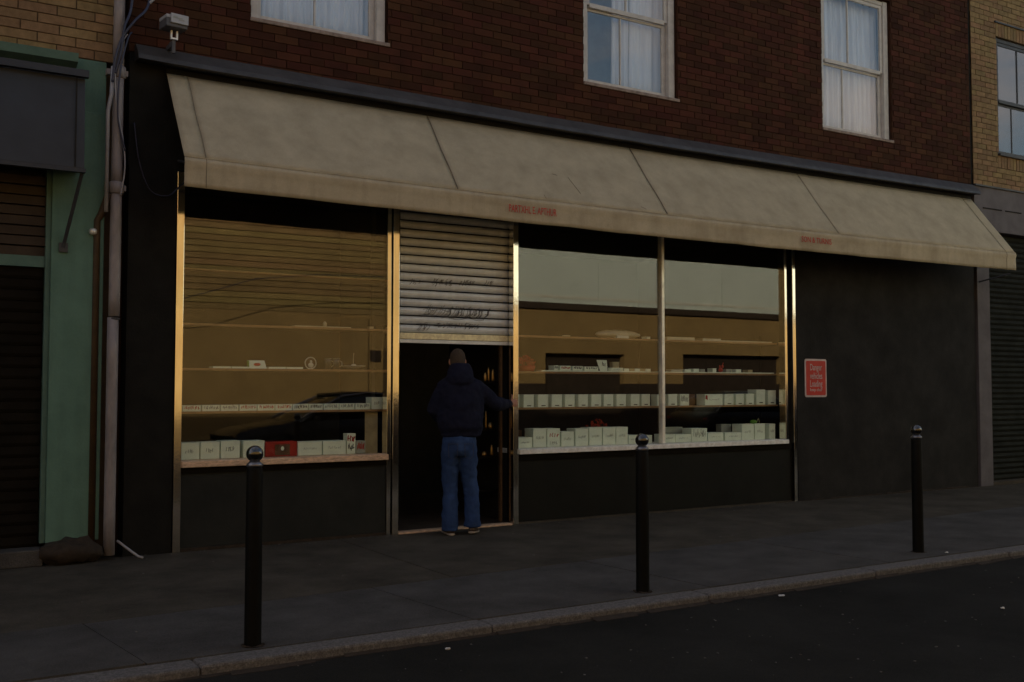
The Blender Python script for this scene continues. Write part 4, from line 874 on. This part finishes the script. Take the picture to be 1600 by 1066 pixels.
# ================================================================== scraps in the road
for (x, y, r, l) in ((5.77, -4.12, .03, 'larger white scrap in the gutter between the middle and far bollards'), (2.91, -4.19, .018, 'small white scrap in the gutter near the kerb joint'), (6.77, -5.25, .018, 'small pale scrap out in the road at the right'), (8.25, -3.75, .022, 'pale scrap on the kerb beside the farthest bollard')):
    k = MB().ball((x, y, (-.055 if y < -4 else .006)+.004), (r, r*.6, .006), 9, 5); k.v = [(a+random.uniform(-.004, .004), b_+random.uniform(-.004, .004), c+random.uniform(-.002, .004)) for a, b_, c in k.v]
    k.build('litter_scrap', M['scrap'], label=l, cat='litter')

# ================================================================== across the street (seen in the glass)
ob = thing('warehouse', (6, -13.6, 0), 'ochre rendered warehouse across the street, its upper part clad in boards', 'building')
YO = -13.55
MB().box(-30, 13.6, YO-6, YO, 0, 3.29).build('wall', M['ochre'], ob); MB().box(-30, 13.6, YO-6, YO-.05, 3.291, 7.2).build('upper_wall', M['ochre'], ob)
for i in range(27): MB().prism([(-30, YO-.048, 3.30+i*.142), (-30, YO-.002, 3.30+i*.142), (-30, YO-.022, 3.428+i*.142), (-30, YO-.048, 3.428+i*.142)], (43.6, 0, 0)).build('cladding_board', M['ochre_board'], ob)
MB().box(9.45, 10.15, YO+.001, YO+.06, 0.03, 3.2).build('pilaster', M['ochre'], ob)
MB().box(10.22, 10.5, YO+.001, YO+.03, 2.15, 2.42).build('vent', M['plinth_and_shade'], ob)
for x in (-18, -11, -4): MB().box(x, x+2.4, YO+.001, YO+.03, .02, 2.5).build('door', M['plinth_and_shade'], ob)
MB().box(-30.1, 13.7, YO-6.1, YO+.06, 7.202, 7.35).build('coping', M['coping'], ob)
og = thing('garage_row', (25, -13.6, 0), 'low ochre garage row across the street with dark doors', 'building')
b = MB()
for (a, c, d, e) in wall_rects(13.62, 60, 1.62, 3.62, [(15.4, 18.1, 0, 2.45), (20.3, 24.4, 0, 2.5), (27, 31, 0, 2.5)]): b.box(a, c, YO-.3, YO, d, e)
b.build('wall', M['ochre'], og); b = MB()
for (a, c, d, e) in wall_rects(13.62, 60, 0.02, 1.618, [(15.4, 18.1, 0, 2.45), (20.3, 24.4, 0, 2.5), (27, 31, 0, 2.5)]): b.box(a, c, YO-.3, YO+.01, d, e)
b.build('plinth_and_shade', M['plinth_and_shade'], og)  # shade below the sunlit part of the wall, painted as a brown band
for a, c in ((15.4, 18.1), (20.3, 24.4), (27, 31)): MB().box(a+.01, c-.01, YO-.25, YO-.2, .02, 2.52).build('garage_door', M['plinth_and_shade'], og)
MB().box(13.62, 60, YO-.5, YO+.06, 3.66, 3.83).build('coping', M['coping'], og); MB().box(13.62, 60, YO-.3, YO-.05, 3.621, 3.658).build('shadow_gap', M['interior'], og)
oc = thing('pale_shed', (35, -17, 3.8), 'tall pale clad shed rising behind the garage row across the street', 'building')
x = 12.8-4.8
while x < 58:
    if x > 13.2 or x < 0 or True:
        if x+4.8 > 13.65: MB().box(max(x, 13.65)+.012, x+4.788, YO-.62, YO-.55, 3.84, 9.5).build('cladding_panel', M['clad'], oc)
    x += 4.8
MB().box(13.64, 60, YO-6, YO-.63, 0.02, 9.45).build('wall', M['coping'], oc)
MB().box(13.66, 60, YO-.548, YO-.535, 4.03, 4.09).build('rail', M['clad_rail'], oc)
# overhead cable along the far side of the street
MB().tube([(-8, -12.6, 2.9), (2, -12.6, 2.95), (5.5, -12.6, 3.42), (7.05, -12.6, 3.92), (8.5, -12.6, 4.10), (11, -12.6, 4.16), (13.5, -12.6, 4.2)], .011, 5).build('overhead_cable', M['cable_dark'], label='thin overhead cable strung in front of the warehouse across the street', cat='cable', smooth=True)

# ---- parked cars (reflected in the windows)
def car(x0, y0, flip, label):
    t = thing('parked_car', (x0, y0, -.060), label, 'car', 'dark cars parked across the street')
    zb = -.060; Wd = .87
    def X(u): return x0+(u if not flip else -u)
    st = [(-2.15, .55, .62), (-2.08, .42, .72), (-1.85, .30, .80), (-1.2, .26, .90), (-.75, .25, .97), (.6, .25, .99), (1.5, .26, 1.0), (1.9, .30, .98), (2.1, .40, .90), (2.16, .5, .75)]
    rings = []
    for u, lo, hi in st:
        wd = Wd*(1-.10*(abs(u)/2.16)**4)
        rings.append([(X(u), y0+sy*wd*k, zb+z) for sy, k, z in ((-1, .93, lo), (-1, 1.0, lo+.12), (-1, 1.0, (lo+hi)/2+.05), (-1, .96, hi-.05), (-1, .86, hi), (1, .86, hi), (1, .96, hi-.05), (1, 1.0, (lo+hi)/2+.05), (1, 1.0, lo+.12), (1, .93, lo))])
    if flip: rings = rings
    o = MB().loft(rings).build('body', M['car_paint'], t, smooth=True, bevel=.0)
    gs = [(-.95, .95, .93), (-.45, 1.22, .78), (.0, 1.42, .68), (.5, 1.47, .66), (1.0, 1.44, .66), (1.5, 1.28, .70), (1.85, 1.0, .80)]
    MB().loft([[(X(u), y0+sy*k, zb+z) for sy, k, z in ((-1, .80, .93), (-1, w_*.98, hi-.05), (-1, w_*.86, hi), (1, w_*.86, hi), (1, w_*.98, hi-.05), (1, .80, .93))] for u, hi, w_ in gs]).build('glasshouse', M['car_glass'], t, smooth=True)
    MB().loft([[(X(u), y0+sy*k, zb+z) for sy, k, z in ((-1, .63, hi-.045), (-1, .60, hi), (1, .60, hi), (1, .63, hi-.045))] for u, hi in ((-.05, 1.445), (.5, 1.487), (1.0, 1.457), (1.2, 1.41))]).build('roof', M['car_paint'], t, smooth=True)
    for sy in (-1, 1):
        MB().tube([(X(-.93), y0+sy*.78, zb+.97), (X(-.42), y0+sy*.74, zb+1.22), (X(.0), y0+sy*.655, zb+1.40), (X(.5), y0+sy*.64, zb+1.455), (X(1.05), y0+sy*.64, zb+1.42), (X(1.5), y0+sy*.68, zb+1.26), (X(1.83), y0+sy*.76, zb+1.0)], .022, 8).build('window_trim', M['rim'], t, smooth=True)
        for wx in (-1.35, 1.3):
            q = MB(); c = Vector((X(wx), y0+sy*.80, zb+.33)); pr = [(.20, -.1), (.31, -.1), (.335, -.07), (.335, .07), (.31, .1), (.20, .1)]
            rg = [[(c.x+r*math.cos(a), c.y+yy, c.z+r*math.sin(a)) for r, yy in pr] for a in [k*math.pi/12 for k in range(24)]]
            b0 = 0
            for r_ in rg: q.v += r_
            for i in range(24):
                for k in range(6): q.f.append((i*6+k, i*6+(k+1) % 6, ((i+1) % 24)*6+(k+1) % 6, ((i+1) % 24)*6+k))
            wo = q.build('wheel', M['tyre'], t, smooth=True); m2 = MB()
            for k in range(5):
                a = k*2*math.pi/5; m2.prism([(c.x+.04*math.cos(a+1.57), c.y+sy*.085, c.z+.04*math.sin(a+1.57)), (c.x-.04*math.cos(a+1.57), c.y+sy*.085, c.z-.04*math.sin(a+1.57)), (c.x+.21*math.cos(a)-.03*math.cos(a+1.57), c.y+sy*.085, c.z+.21*math.sin(a)-.03*math.sin(a+1.57)), (c.x+.21*math.cos(a)+.03*math.cos(a+1.57), c.y+sy*.085, c.z+.21*math.sin(a)+.03*math.sin(a+1.57))], (0, -sy*.02, 0))
            m2.build('rim', M['rim'], wo)
        MB().ball((X(-.62), y0+sy*.93, zb+.98), (.06, .09, .055), 12, 8).build('door_mirror', M['car_paint'], t, smooth=True)
        MB().ball((X(-2.02), y0+sy*.62, zb+.66), (.10, .16, .06), 12, 8).build('headlight', M['car_glass'], t, smooth=True)
        MB().ball((X(2.06), y0+sy*.66, zb+.80), (.09, .12, .07), 12, 8).build('tail_light', M['red_box'], t, smooth=True)
    MB().box(x0-1.9, x0+1.9, y0-.70, y0+.70, zb+.2, zb+.5).build('underbody', M['tyre'], t)
car(7.6, -9.5, False, 'dark saloon parked across the street, nearer the left window')
car(19.0, -9.5, True, 'dark saloon parked further along across the street')
